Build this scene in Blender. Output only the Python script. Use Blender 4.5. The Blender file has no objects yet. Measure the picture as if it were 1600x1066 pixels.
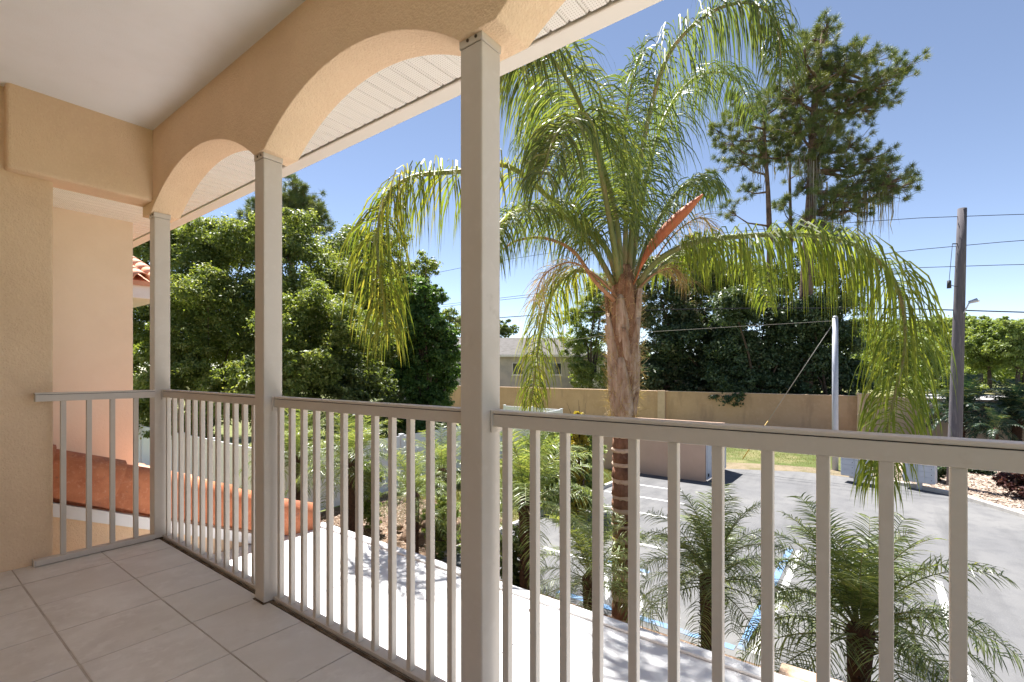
import bpy, bmesh, math, random
import numpy as np
from mathutils import Vector, Matrix
R = math.radians
# ------------------------------------------------------------------ camera
scene = bpy.context.scene
COL = scene.collection
FPX, HORIZON, CXP, YAW, EYE = 756.0, 580.0, 800.0, R(53.0), 1.2
cd = bpy.data.cameras.new('camera')
cam = bpy.data.objects.new('camera', cd); COL.objects.link(cam)
cam.location = (0, 0, EYE); cam.rotation_euler = (R(90), 0, -YAW)
cd.sensor_width = 36; cd.lens = FPX / 1600 * 36; cd.shift_y = (HORIZON - 533) / 1600
cd.clip_start = 0.05; cd.clip_end = 3000
scene.camera = cam
# ------------------------------------------------------------------ sky, sun, exposure
SUN_TO = Vector((0.30, 0.42, 1.0)).normalized()
world = bpy.data.worlds.new('World'); scene.world = world; world.use_nodes = True
wn = world.node_tree.nodes; wl = world.node_tree.links
sky = wn.new('ShaderNodeTexSky'); sky.sky_type = 'NISHITA'; sky.sun_disc = False
sky.sun_elevation = math.asin(SUN_TO.z); sky.sun_rotation = math.atan2(SUN_TO.x, SUN_TO.y)
sky.altitude = 4500; sky.air_density = 1.0; sky.dust_density = 0.1; sky.ozone_density = 2.2
bg = wn['Background']; bg.inputs[1].default_value = 0.058
tint = wn.new('ShaderNodeMix'); tint.data_type = 'RGBA'; tint.blend_type = 'MULTIPLY'; tint.inputs[0].default_value = 1.0
tint.inputs[7].default_value = (1.24, 1.02, .86, 1)      # the photograph's white balance
wl.new(sky.outputs[0], tint.inputs[6]); wl.new(tint.outputs[2], bg.inputs[0])
sd = bpy.data.lights.new('sun', 'SUN'); sd.energy = 3.6; sd.angle = R(0.6); sd.color = (1.0, 0.965, 0.915)
sun = bpy.data.objects.new('sun', sd); COL.objects.link(sun)
sun.rotation_euler = SUN_TO.to_track_quat('Z', 'Y').to_euler(); sun.location = (5, 5, 30)
vs = scene.view_settings
vs.view_transform = 'Standard'; vs.look = 'None'; vs.gamma = 1.0; vs.use_curve_mapping = False
vs.exposure = 2.15
scene.render.engine = 'CYCLES'
scene.cycles.max_bounces = 8; scene.cycles.diffuse_bounces = 5; scene.cycles.transparent_max_bounces = 8

GROUND = -2.8
SS, CC = math.sin(YAW), math.cos(YAW)
def ray(px, py):
    r = (px - CXP) / FPX; u = (HORIZON - py) / FPX
    return Vector((SS + CC * r, CC - SS * r, u))
def W(px, py, d): return Vector((0, 0, EYE)) + ray(px, py) * d          # depth d in metres
def onz(px, py, z): v = ray(px, py); return Vector((0, 0, EYE)) + v * ((z - EYE) / v.z)

# ------------------------------------------------------------------ materials
def mat(name, base=(.5, .5, .5), rough=.7, spec=.3, noise=None, bump=None, metal=0, attr=None, trans=0, coords='Object', extra=None):
    """noise: list of (scale, detail, colour, lo, hi) mixed over the base; bump: list of (scale, strength, distance)."""
    m = bpy.data.materials.new(name); m.use_nodes = True
    nt = m.node_tree; n = nt.nodes; l = nt.links
    b = n['Principled BSDF']; b.inputs['Roughness'].default_value = rough; b.inputs['Metallic'].default_value = metal
    b.inputs['Specular IOR Level'].default_value = spec
    tc = n.new('ShaderNodeTexCoord')
    geo = n.new('ShaderNodeNewGeometry')
    vec = tc.outputs['Object'] if coords == 'Object' else geo.outputs['Position']
    cur = None
    if attr:
        at = n.new('ShaderNodeAttribute'); at.attribute_name = attr[0]
        rp = n.new('ShaderNodeValToRGB'); l.new(at.outputs['Fac'], rp.inputs[0])
        cols = attr[1]
        rp.color_ramp.elements[0].color = (*cols[0], 1); rp.color_ramp.elements[1].color = (*cols[-1], 1)
        for i, c in enumerate(cols[1:-1]):
            e = rp.color_ramp.elements.new((i + 1) / (len(cols) - 1)); e.color = (*c, 1)
        cur = rp.outputs[0]
    for nz in (noise or []):
        sc, det, colr, lo, hi = nz[:5]
        t = n.new('ShaderNodeTexNoise'); t.inputs['Scale'].default_value = sc; t.inputs['Detail'].default_value = det
        t.inputs['Roughness'].default_value = .6
        if len(nz) > 5:
            mp = n.new('ShaderNodeMapping'); mp.inputs['Scale'].default_value = nz[5]; l.new(vec, mp.inputs[0]); l.new(mp.outputs[0], t.inputs[0])
        else: l.new(vec, t.inputs[0])
        mr = n.new('ShaderNodeMapRange'); mr.inputs[1].default_value = lo; mr.inputs[2].default_value = hi
        l.new(t.outputs[0], mr.inputs[0])
        mx = n.new('ShaderNodeMix'); mx.data_type = 'RGBA'; l.new(mr.outputs[0], mx.inputs[0])
        if cur is None: mx.inputs[6].default_value = (*base, 1)
        else: l.new(cur, mx.inputs[6])
        mx.inputs[7].default_value = (*colr, 1); cur = mx.outputs[2]
    if cur is not None: l.new(cur, b.inputs['Base Color'])
    else: b.inputs['Base Color'].default_value = (*base, 1)
    prev = None
    for sc, st, dist in (bump or []):
        t = n.new('ShaderNodeTexNoise'); t.inputs['Scale'].default_value = sc; t.inputs['Detail'].default_value = 5
        l.new(vec, t.inputs[0])
        bp = n.new('ShaderNodeBump'); bp.inputs['Strength'].default_value = st; bp.inputs['Distance'].default_value = dist
        l.new(t.outputs[0], bp.inputs['Height'])
        if prev: l.new(prev, bp.inputs['Normal'])
        prev = bp.outputs[0]
    if prev: l.new(prev, b.inputs['Normal'])
    if trans:
        tr = n.new('ShaderNodeBsdfTranslucent'); ms = n.new('ShaderNodeMixShader'); ms.inputs[0].default_value = trans
        if cur is not None:
            g = n.new('ShaderNodeMix'); g.data_type = 'RGBA'; g.blend_type = 'MULTIPLY'; g.inputs[0].default_value = 1
            l.new(cur, g.inputs[6]); g.inputs[7].default_value = (1.7, 1.6, .55, 1); l.new(g.outputs[2], tr.inputs[0])
        else: tr.inputs[0].default_value = (*base, 1)
        l.new(b.outputs[0], ms.inputs[1]); l.new(tr.outputs[0], ms.inputs[2])
        l.new(ms.outputs[0], n['Material Output'].inputs['Surface'])
    if extra: extra(m, n, l, b, vec)
    return m

def soffit_holes(m, n, l, b, vec):       # fine perforation of the vented soffit panels: flat relief only
    mp = n.new('ShaderNodeMapping'); mp.inputs['Scale'].default_value = (80, 80, 1); l.new(vec, mp.inputs[0])
    sx = n.new('ShaderNodeSeparateXYZ'); l.new(mp.outputs[0], sx.inputs[0])
    def cell(o):
        f = n.new('ShaderNodeMath'); f.operation = 'FRACT'; l.new(o, f.inputs[0])
        s = n.new('ShaderNodeMath'); s.operation = 'SUBTRACT'; l.new(f.outputs[0], s.inputs[0]); s.inputs[1].default_value = .5
        p = n.new('ShaderNodeMath'); p.operation = 'MULTIPLY'; l.new(s.outputs[0], p.inputs[0]); l.new(s.outputs[0], p.inputs[1]); return p.outputs[0]
    a = n.new('ShaderNodeMath'); a.operation = 'ADD'; l.new(cell(sx.outputs[0]), a.inputs[0]); l.new(cell(sx.outputs[1]), a.inputs[1])
    lt = n.new('ShaderNodeMath'); lt.operation = 'LESS_THAN'; l.new(a.outputs[0], lt.inputs[0]); lt.inputs[1].default_value = .035
    mx = n.new('ShaderNodeMix'); mx.data_type = 'RGBA'; l.new(lt.outputs[0], mx.inputs[0])
    mx.inputs[6].default_value = (.86, .83, .78, 1); mx.inputs[7].default_value = (.50, .45, .40, 1)
    l.new(mx.outputs[2], b.inputs['Base Color'])

M = {}
STUCCO = (.85, .625, .42)
M['stucco'] = mat('stucco', STUCCO, .92, .15, [(3, 4, (.79, .57, .375), .4, .75), (60, 3, (.88, .67, .465), .5, .8), (.9, 6, (.76, .545, .355), .5, .75)], [(120, .8, .008), (34, .5, .010)], coords='P')
M['stucco_pink'] = mat('stucco_far', (.85, .69, .55), .92, .15, [(3, 4, (.81, .65, .51), .4, .75)], [(140, .5, .004), (38, .35, .006)], coords='P')
M['ceiling'] = mat('ceiling_paint', (.90, .90, .91), .95, .1, [(5, 3, (.87, .865, .865), .45, .8)], [(180, .35, .003)], coords='P')
M['alu'] = mat('almond_metal', (.60, .53, .46), .45, .4, [(4, 5, (.55, .48, .41), .5, .85), (30, 3, (.63, .565, .50), .55, .8), (9, 6, (.45, .375, .30), .66, .85)], [(60, .05, .002)], coords='P')
M['soffit'] = mat('soffit_vinyl', (.80, .76, .70), .55, .3, extra=soffit_holes, coords='P')
M['gutter'] = mat('gutter_metal', (.80, .755, .69), .5, .3, [(2, 4, (.77, .72, .65), .5, .8)], coords='P')
M['dark_gap'] = mat('dark_gap', (.035, .028, .022), .9)
M['floor_tile'] = mat('floor_tile', (.76, .73, .70), .42, .35, [(4.5, 8, (.60, .56, .525), .40, .72), (16, 6, (.82, .795, .77), .5, .75), (1.2, 3, (.64, .60, .555), .42, .66), (7, 7, (.50, .45, .40), .62, .82)], [(45, .06, .003)], coords='P')
M['grout'] = mat('grout', (.54, .49, .44), .95, .1, [(8, 4, (.40, .35, .30), .4, .7)], coords='P')
M['grime'] = mat('grime', (.075, .052, .035), .95, .05, [(14, 5, (.19, .15, .11), .4, .65)], [(60, .8, .006)], coords='P')
M['membrane'] = mat('roof_membrane', (.66, .66, .67), .6, .25, [(2, 5, (.58, .58, .58), .5, .8), (25, 4, (.64, .64, .63), .5, .8)], [(5, .15, .01)], coords='P')
M['terracotta'] = mat('terracotta', (.52, .19, .09), .7, .2, [(9, 5, (.40, .13, .06), .4, .66), (45, 3, (.60, .28, .17), .55, .8), (2.5, 5, (.22, .085, .055), .52, .72), (22, 5, (.16, .10, .08), .64, .78)], [(90, .2, .003)], coords='P')
M['rooftile_pale'] = mat('terracotta_pale', (.66, .34, .22), .75, .2, [(9, 5, (.55, .26, .16), .4, .7), (3, 3, (.74, .46, .33), .5, .75)], [(90, .2, .003)], coords='P')
M['white_trim'] = mat('white_trim', (.80, .78, .76), .5, .3, [(6, 4, (.74, .71, .68), .5, .8)], coords='P')
M['vinyl'] = mat('white_vinyl', (.80, .81, .84), .4, .35, [(2, 3, (.76, .77, .80), .45, .8)], coords='P')
M['asphalt'] = mat('asphalt', (.125, .125, .130), .92, .2, [(.35, 6, (.165, .163, .162), .4, .66), (2.2, 5, (.105, .105, .11), .48, .75), (.5, 5, (.095, .095, .098), .52, .72, (.25, 2.5, 1)), (60, 3, (.18, .18, .18), .55, .8)], [(150, .4, .006)], coords='P')
M['paint_white'] = mat('white_line_paint', (.58, .58, .57), .8, .2, [(7, 6, (.25, .25, .25), .5, .68)], coords='P')
M['paint_blue'] = mat('blue_line_paint', (.13, .24, .42), .8, .2, [(7, 6, (.17, .19, .22), .46, .62)], coords='P')
M['concrete'] = mat('concrete', (.48, .46, .43), .9, .2, [(5, 5, (.38, .36, .33), .45, .75)], [(70, .3, .004)], coords='P')
M['ground'] = mat('ground_soil', (.16, .17, .07), .95, .1, [(.05, 6, (.20, .17, .09), .45, .6), (.6, 5, (.10, .13, .04), .4, .7), (9, 4, (.22, .20, .10), .5, .8)], [(30, .6, .02)], coords='P')
M['lawn'] = mat('lawn', (.085, .10, .035), .95, .1, [(.7, 6, (.20, .175, .09), .46, .64), (12, 4, (.09, .13, .03), .45, .75)], [(60, .7, .02)], coords='P')
M['bed'] = mat('bed_soil', (.15, .10, .07), .95, .1, [(2.5, 6, (.24, .17, .12), .45, .7), (20, 4, (.08, .055, .04), .5, .8)], [(25, .8, .03)], coords='P')
M['gravel'] = mat('gravel_bed', (.42, .34, .28), .95, .1, [(14, 4, (.20, .15, .12), .45, .7), (1.1, 4, (.50, .42, .36), .45, .7)], [(30, .8, .03)], coords='P')
M['wall_tan'] = mat('perimeter_stucco', (.60, .385, .235), .93, .1, [(.5, 6, (.50, .315, .19), .4, .7), (6, 4, (.63, .42, .275), .5, .8), (1.2, 5, (.42, .27, .17), .55, .75, (1, 1, .25))], [(50, .3, .006)], coords='P')
M['wall_pale'] = mat('perimeter_stucco_pale', (.56, .43, .31), .93, .1, [(.5, 6, (.46, .34, .24), .4, .7)], [(50, .3, .006)], coords='P')
M['coping'] = mat('coping', (.66, .47, .33), .9, .1, [(3, 4, (.55, .38, .26), .45, .75)], coords='P')
M['encl'] = mat('enclosure_stucco', (.60, .42, .32), .93, .1, [(1, 5, (.55, .375, .28), .4, .7)], [(60, .3, .005)], coords='P')
M['steel_grey'] = mat('grey_steel', (.50, .53, .60), .5, .4, [(5, 4, (.42, .45, .52), .5, .8)], metal=.2, coords='P')
M['mail'] = mat('mailbox_metal', (.52, .55, .61), .45, .4, [(4, 4, (.46, .49, .55), .5, .8)], metal=.1, coords='P')
M['black'] = mat('black_metal', (.03, .03, .035), .5)
M['wire'] = mat('wire', (.03, .03, .035), .9, .02)
M['dirt'] = mat('bare_dirt', (.20, .16, .11), .95, .1, [(2, 6, (.13, .115, .06), .42, .62), (20, 4, (.25, .20, .145), .5, .8)], [(30, .6, .02)], coords='P')
M['cable_light'] = mat('guy_cable', (.30, .28, .25), .8, .1)
M['guard_yellow'] = mat('guard_yellow', (.62, .42, .12), .6)
M['polewood'] = mat('pole_wood', (.115, .105, .115), .9, .15, [(3, 6, (.08, .075, .085), .45, .7, (1, 1, .08)), (20, 4, (.19, .175, .18), .5, .75, (1, 1, .1))], [(40, .5, .01)], coords='P')
M['polemetal'] = mat('grey_pole', (.42, .44, .50), .5, .4, [(3, 4, (.35, .37, .43), .5, .75)], metal=.2, coords='P')
M['bark'] = mat('bark', (.115, .085, .065), .95, .1, [(6, 6, (.055, .04, .032), .4, .65, (1, 1, .3)), (25, 4, (.20, .16, .13), .55, .8)], [(18, .9, .03)], coords='P')
M['pinebark'] = mat('pine_bark', (.20, .135, .105), .95, .1, [(5, 6, (.07, .05, .04), .4, .65, (1, 1, .4)), (14, 4, (.30, .22, .18), .55, .8)], [(14, .9, .04)], coords='P')
M['trunk_ring'] = mat('palm_trunk_brown', (.27, .145, .095), .9, .15, [(9, 6, (.10, .045, .03), .4, .7, (1, 1, .35)), (22, 4, (.34, .20, .14), .58, .8)], [(35, .8, .02)], coords='P')
M['trunk_band'] = mat('palm_trunk_scar', (.58, .44, .35), .9, .15, [(14, 5, (.40, .27, .20), .5, .75)], [(50, .6, .01)], coords='P')
M['boot'] = mat('palm_boot', (.56, .43, .35), .9, .1, [(9, 6, (.30, .18, .12), .42, .66, (1, 1, .14)), (40, 4, (.62, .50, .42), .52, .75, (1, 1, .1)), (4, 5, (.20, .105, .07), .56, .72)], [(60, .9, .02), (14, .6, .03)], coords='P')
M['fibre'] = mat('palm_fibre', (.29, .165, .105), .95, .1, [(20, 5, (.16, .08, .05), .45, .7, (1, 1, .2)), (40, 4, (.45, .31, .22), .55, .8)], [(70, .8, .01)], coords='P')
M['petiole'] = mat('palm_petiole', (.20, .23, .085), .55, .35, [(3, 5, (.36, .26, .15), .5, .7)], coords='P')
M['petiole_dry'] = mat('palm_petiole_dry', (.46, .25, .15), .7, .25, [(6, 5, (.30, .14, .08), .45, .7)], coords='P')
M['spathe'] = mat('palm_spathe', (.55, .17, .075), .6, .3, [(7, 5, (.40, .12, .05), .45, .7, (1, 1, .3)), (25, 4, (.62, .26, .14), .6, .8)], [(40, .4, .005)], coords='P')
M['dryspray'] = mat('dry_flower_spray', (.42, .30, .17), .8, .15, attr=('tone', [(.26, .17, .09), (.44, .33, .19), (.55, .43, .27)]), trans=.2)
M['queen'] = mat('queen_leaflet', rough=.45, spec=.4, attr=('tone', [(.06, .095, .04), (.10, .145, .05), (.15, .195, .065), (.26, .28, .12)]), trans=.42)
M['queen_y'] = mat('queen_leaflet_yellow', rough=.48, spec=.3, attr=('tone', [(.10, .15, .035), (.16, .205, .045), (.22, .24, .06), (.33, .27, .09)]), trans=.48)
M['pygmy'] = mat('pygmy_leaflet', rough=.34, spec=.45, attr=('tone', [(.085, .125, .055), (.14, .195, .08), (.22, .275, .115), (.36, .39, .19)]), trans=.4)
M['sago'] = mat('dark_palm_leaflet', rough=.42, spec=.45, attr=('tone', [(.018, .045, .03), (.03, .07, .045), (.055, .095, .055), (.16, .17, .07)]), trans=.25)
M['pygtrunk'] = mat('pygmy_trunk', (.085, .05, .035), .95, .1, [(20, 5, (.04, .025, .018), .45, .7), (40, 4, (.17, .10, .065), .55, .8)], [(60, .8, .01)], coords='P')
def leafmat(name, cols, trans=.42, rough=.5): M[name] = mat(name, rough=rough, spec=.35, attr=('tone', cols), trans=trans)
leafmat('oak', [(0.07, 0.1, 0.035), (0.12, 0.165, 0.055), (0.19, 0.235, 0.085), (0.3, 0.33, 0.15)])
leafmat('oak_dark', [(0.045, 0.07, 0.03), (0.08, 0.115, 0.045), (0.13, 0.17, 0.07), (0.21, 0.25, 0.11)])
leafmat('vine', [(0.07, 0.105, 0.03), (0.13, 0.18, 0.05), (0.21, 0.255, 0.085), (0.32, 0.33, 0.15)])
leafmat('vine_deep', [(0.035, 0.075, 0.025), (0.06, 0.125, 0.035), (0.1, 0.175, 0.05), (0.16, 0.23, 0.085)])
leafmat('pale', [(0.1, 0.15, 0.045), (0.16, 0.22, 0.065), (0.22, 0.28, 0.09), (0.3, 0.34, 0.13)], .35)
leafmat('darkbush', [(0.028, 0.05, 0.025), (0.05, 0.085, 0.04), (0.085, 0.125, 0.06), (0.17, 0.2, 0.11)], .2, .4)
leafmat('drybush', [(0.035, 0.065, 0.028), (0.065, 0.1, 0.045), (0.11, 0.14, 0.06), (0.4, 0.31, 0.24)], .2)
leafmat('needle', [(0.056, 0.089, 0.041), (0.097, 0.138, 0.049), (0.162, 0.194, 0.068), (0.259, 0.251, 0.097)], .2)
leafmat('moss', [(.16, .15, .14), (.22, .20, .19), (.28, .26, .25)], .2, .9)
leafmat('grass_blade', [(.10, .12, .04), (.15, .15, .06), (.24, .21, .11)], .3)
leafmat('mulch_chip', [(.30, .23, .18), (.45, .36, .29), (.16, .11, .08)], 0, .95)
leafmat('yellow_leaf', [(.30, .25, .04), (.42, .33, .05)], .4)
leafmat('redshrub', [(.05, .02, .02), (.10, .035, .03), (.06, .06, .03)], .2)
M['shingle'] = mat('grey_shingle', (.15, .14, .135), .95, .1, [(2, 5, (.115, .108, .10), .45, .7), (12, 4, (.19, .18, .17), .5, .8)], coords='P')
M['house_wall'] = mat('grey_house_wall', (.52, .48, .43), .9, .15, [(1, 4, (.35, .34, .33), .45, .75)], coords='P')
M['glass'] = mat('dark_glass', (.03, .035, .04), .08, .6)
M['redbrick'] = mat('red_panel', (.30, .05, .035), .8, .2, [(3, 4, (.22, .035, .03), .45, .7)], coords='P')
M['road'] = mat('far_road', (.40, .39, .38), .9, .2, [(.05, 4, (.34, .33, .33), .45, .7)], coords='P')
M['rock'] = mat('earth_clod', (.26, .18, .13), .95, .1, [(5, 5, (.16, .105, .075), .4, .7)], [(15, .8, .03)], coords='P')
M['orange'] = mat('orange_sign', (.60, .24, .10), .6)

# ------------------------------------------------------------------ helpers
def tag(o, label=None, cat=None, group=None, kind=None):
    if label: o['label'] = label
    if cat: o['category'] = cat
    if group: o['group'] = group
    if kind: o['kind'] = kind
    return o
def empty(name, loc=(0, 0, 0), label=None, cat=None, group=None):
    o = bpy.data.objects.new(name, None); COL.objects.link(o); o.location = loc; o.empty_display_size = .2
    return tag(o, label, cat, group)
def link(name, me, parent=None, loc=None, rot=None, scale=None):
    o = bpy.data.objects.new(name, me); COL.objects.link(o)
    if parent is not None: o.parent = parent
    if loc is not None: o.location = loc
    if rot is not None: o.rotation_euler = rot
    if scale is not None: o.scale = scale
    return o
class MB:
    def __init__(s): s.v = []; s.f = []; s.m = []; s.mats = []; s.cm = 0; s.smooth = []
    def mat(s, name):
        if name not in s.mats: s.mats.append(name)
        s.cm = s.mats.index(name); return s
    def add(s, vs, fs, smooth=False):
        o = len(s.v); s.v += [tuple(p) for p in vs]
        for f in fs: s.f.append(tuple(i + o for i in f)); s.m.append(s.cm); s.smooth.append(smooth)
        return s
    def box(s, x0, x1, y0, y1, z0, z1, mtx=None):
        vs = [Vector(p) for p in ((x0,y0,z0),(x1,y0,z0),(x1,y1,z0),(x0,y1,z0),(x0,y0,z1),(x1,y0,z1),(x1,y1,z1),(x0,y1,z1))]
        if mtx is not None: vs = [mtx @ p for p in vs]
        return s.add(vs, [(0,3,2,1),(4,5,6,7),(0,1,5,4),(1,2,6,5),(2,3,7,6),(3,0,4,7)])
    def prism(s, pts, axis, a, b):       # polygon pts (2D) extruded along an axis
        def P(p, t):
            if axis == 'x': return (t, p[0], p[1])
            if axis == 'y': return (p[0], t, p[1])
            return (p[0], p[1], t)
        n = len(pts); vs = [P(p, a) for p in pts] + [P(p, b) for p in pts]
        fs = [tuple(range(n)), tuple(range(2*n-1, n-1, -1))] + [(i, i+n, (i+1) % n + n, (i+1) % n) for i in range(n)]
        return s.add(vs, fs)
    def tube(s, pts, rad, n=8, cap=True, smooth=True):
        pts = [Vector(p) for p in pts]; k = len(pts)
        if not hasattr(rad, '__len__'): rad = [rad] * k
        vs = []; ref = None
        for i, p in enumerate(pts):
            t = (pts[min(i+1, k-1)] - pts[max(i-1, 0)])
            t = t.normalized() if t.length > 1e-9 else Vector((0, 0, 1))
            if ref is None: ref = Vector((1, 0, 0)) if abs(t.x) < .8 else Vector((0, 1, 0))
            u = (ref - t * ref.dot(t)).normalized(); w = t.cross(u); ref = u
            for j in range(n):
                a = 2 * math.pi * j / n; vs.append(p + (u * math.cos(a) + w * math.sin(a)) * rad[i])
        fs = [(i*n+j, i*n+(j+1) % n, (i+1)*n+(j+1) % n, (i+1)*n+j) for i in range(k-1) for j in range(n)]
        s.add(vs, fs, smooth)
        if cap:
            o = len(s.v) - n * k
            s.f += [tuple(o + j for j in reversed(range(n))), tuple(o + (k-1)*n + j for j in range(n))]; s.m += [s.cm]*2; s.smooth += [False]*2
        return s
    def mesh(s, name):
        me = bpy.data.meshes.new(name); me.from_pydata(s.v, [], s.f)
        for m in (s.mats or ['concrete']): me.materials.append(M[m])
        if len(s.mats) > 1: me.polygons.foreach_set('material_index', s.m)
        me.polygons.foreach_set('use_smooth', s.smooth); me.update(); return me
    def build(s, name, parent=None, bevel=0, seg=2, fix=True, **kw):
        me = s.mesh(name)
        if fix:
            bm = bmesh.new(); bm.from_mesh(me); bmesh.ops.recalc_face_normals(bm, faces=bm.faces); bm.to_mesh(me); bm.free()
        o = link(name, me, parent)
        if bevel:
            md = o.modifiers.new('bevel', 'BEVEL'); md.width = bevel; md.segments = seg; md.limit_method = 'ANGLE'
        return tag(o, **kw)
def B(mt, *a): return MB().mat(mt).box(*a)

def quads_mesh(name, V, mt, tone=None, ntri=False):
    """V: (N,4,3) quads -> one mesh; tone: (N,) per quad."""
    N, k = V.shape[0], V.shape[1]
    me = bpy.data.meshes.new(name)
    me.vertices.add(N*k); me.vertices.foreach_set('co', V.astype(np.float32).ravel())
    me.loops.add(N*k); me.loops.foreach_set('vertex_index', np.arange(N*k, dtype=np.int32))
    me.polygons.add(N); me.polygons.foreach_set('loop_start', np.arange(0, N*k, k, dtype=np.int32))
    try: me.polygons.foreach_set('loop_total', np.full(N, k, dtype=np.int32))
    except Exception: pass
    if tone is not None:
        a = me.attributes.new('tone', 'FLOAT', 'POINT'); a.data.foreach_set('value', np.repeat(tone, k).astype(np.float32))
    me.materials.append(M[mt]); me.update(calc_edges=True); me.validate(); return me
def unit(a): return a / np.maximum(np.linalg.norm(a, axis=-1, keepdims=True), 1e-9)

# ================================================================== THE GROUND
def sheet(name, pts, z, mt, parent=None):
    b = MB().mat(mt); b.add([(x, y, z) for x, y in pts], [tuple(range(len(pts)))]); o = b.build(name, parent, fix=False)
    return o
g = sheet('ground', [(-300, -900), (1500, -900), (1500, 900), (-300, 900)], GROUND, 'ground'); tag(g, 'flat green and brown ground reaching to the horizon', 'ground', kind='structure')
kerb_line = [(20.9, 7.6), (21.0, 5.0), (21.5, 3.9), (22.2, 2.4), (22.15, .8), (21.8, -.55), (20.9, -1.97), (19.0, -3.2), (17.6, -3.9), (14, -5.2), (9.5, -6.6)]
lot = sheet('parking_lot', [(7.26, 7.35), (7.26, -9.0), (9.5, -9.0)] + kerb_line[::-1], GROUND + .012, 'asphalt')
tag(lot, 'grey asphalt parking lot below the balcony', 'parking lot', kind='structure')
def stripe(x0, x1, y0, y1, mt, name='painted_line'):
    s_ = sheet(name, [(x0, y0), (x1, y0), (x1, y1), (x0, y1)], GROUND + .017, mt, lot); return s_
for X, y0, y1 in ((9.15, 3.6, 6.0), (10.7, 3.9, 6.3), (13.05, 4.2, 7.2), (14.7, 4.6, 7.2), (16.25, 5.2, 7.2)): stripe(X-.055, X+.055, y0, y1, 'paint_white')
for X0, X1, Y, mt in ((7.5, 12.4, 1.55, 'paint_blue'), (7.5, 12.4, 1.36, 'paint_white'), (7.5, 12.2, -.93, 'paint_white'), (7.5, 12.2, -3.4, 'paint_white')): stripe(X0, X1, Y-.06, Y+.06, mt)
stripe(7.42, 7.56, 1.63, 4.6, 'paint_blue'); stripe(9.22, 9.36, 3.6, 4.9, 'paint_blue')
for i in range(4):
    s_ = MB().mat('paint_white'); y = 1.9 + i * .62
    s_.add([(7.7, y, GROUND+.017), (7.85, y, GROUND+.017), (8.9, y+.55, GROUND+.017), (8.75, y+.55, GROUND+.017)], [(0, 1, 2, 3)]).build('painted_line', lot, fix=False)
# lawn strip beyond the lot, gravel bed, planting bed by the building
lawn = sheet('lawn', [(20.9, 12), (20.9, 7.6), (21.0, 5.0), (21.5, 3.9), (22.2, 2.4), (22.15, .8), (34.6, .8), (34.6, 12)], GROUND + .008, 'lawn'); tag(lawn, 'patchy dry lawn strip in front of the tan wall', 'lawn', kind='structure')
ds = sheet('dirt_strip', [(20.92, 7.6), (21.02, 5.0), (21.52, 3.9), (22.22, 2.4), (22.17, .8), (23.3, .8), (23.5, 2.2), (23.2, 3.6), (22.6, 5.2), (22.4, 7.6)], GROUND + .0105, 'dirt'); tag(ds, 'pale bare dirt strip along the edge of the lawn', 'dirt', kind='structure')
gb = sheet('gravel_bed', [(34.2, .8), (22.15, .8), (21.8, -.55), (20.9, -1.97), (19.0, -3.2), (17.6, -3.9), (14, -5.2), (9.5, -6.6), (9.5, -9), (34.2, -12)], GROUND + .006, 'gravel'); tag(gb, 'pale gravel and mulch bed under the utility pole', 'gravel bed', kind='structure')
pb = sheet('planting_bed', [(2.9, -9), (7.25, -9), (7.25, 7.5), (10.2, 7.9), (11.5, 12.8), (2.9, 12.3)], GROUND + .0145, 'bed'); tag(pb, 'brown mulched planting bed along the building', 'planting bed', kind='structure')
pb2 = sheet('grass_verge', [(7.25, 7.5), (20.8, 7.5), (20.8, 13.6), (7.25, 12.3)], GROUND + .011, 'lawn'); tag(pb2, 'sunlit grass verge between white fence and parking lot', 'grass', kind='structure')
def kerb(name, pts, w, h, label):
    b = MB().mat('concrete'); n = len(pts); L = []
    for i, p in enumerate(pts):
        a = Vector(pts[max(i-1, 0)]); c = Vector(pts[min(i+1, n-1)]); t = (c - a).normalized(); nn = Vector((-t.y, t.x)); p = Vector(p)
        L.append((p + nn * w/2, p - nn * w/2))
    vs = []
    for a, c in L: vs += [(a.x, a.y, GROUND-.05), (a.x, a.y, GROUND+h), (c.x, c.y, GROUND+h), (c.x, c.y, GROUND-.05)]
    fs = [(4*i+k, 4*i+4+k, 4*i+4+(k+1) % 4, 4*i+(k+1) % 4) for i in range(n-1) for k in range(4)] + [(0, 1, 2, 3), (4*n-4, 4*n-1, 4*n-2, 4*n-3)]
    return b.add(vs, fs).build(name, bevel=.015, label=label, cat='kerb', kind='structure')
kerb('kerb', kerb_line[4:], .2, .13, 'curved concrete kerb around the gravel bed')
kerb('kerb', [(7.4, 7.42), (18.0, 7.42)], .14, .12, 'straight concrete kerb along the grass verge')
far = sheet('far_road', [(82, -80), (110, -80), (112, -6), (84, -6)], GROUND + .03, 'road'); tag(far, 'pale distant road beyond the perimeter wall', 'road', kind='structure')
fl = sheet('far_lawn', [(128, -120), (330, -160), (330, 120), (140, 80)], GROUND + .02, 'lawn'); tag(fl, 'distant sunlit lawn under the far trees', 'lawn', kind='structure')

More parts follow.
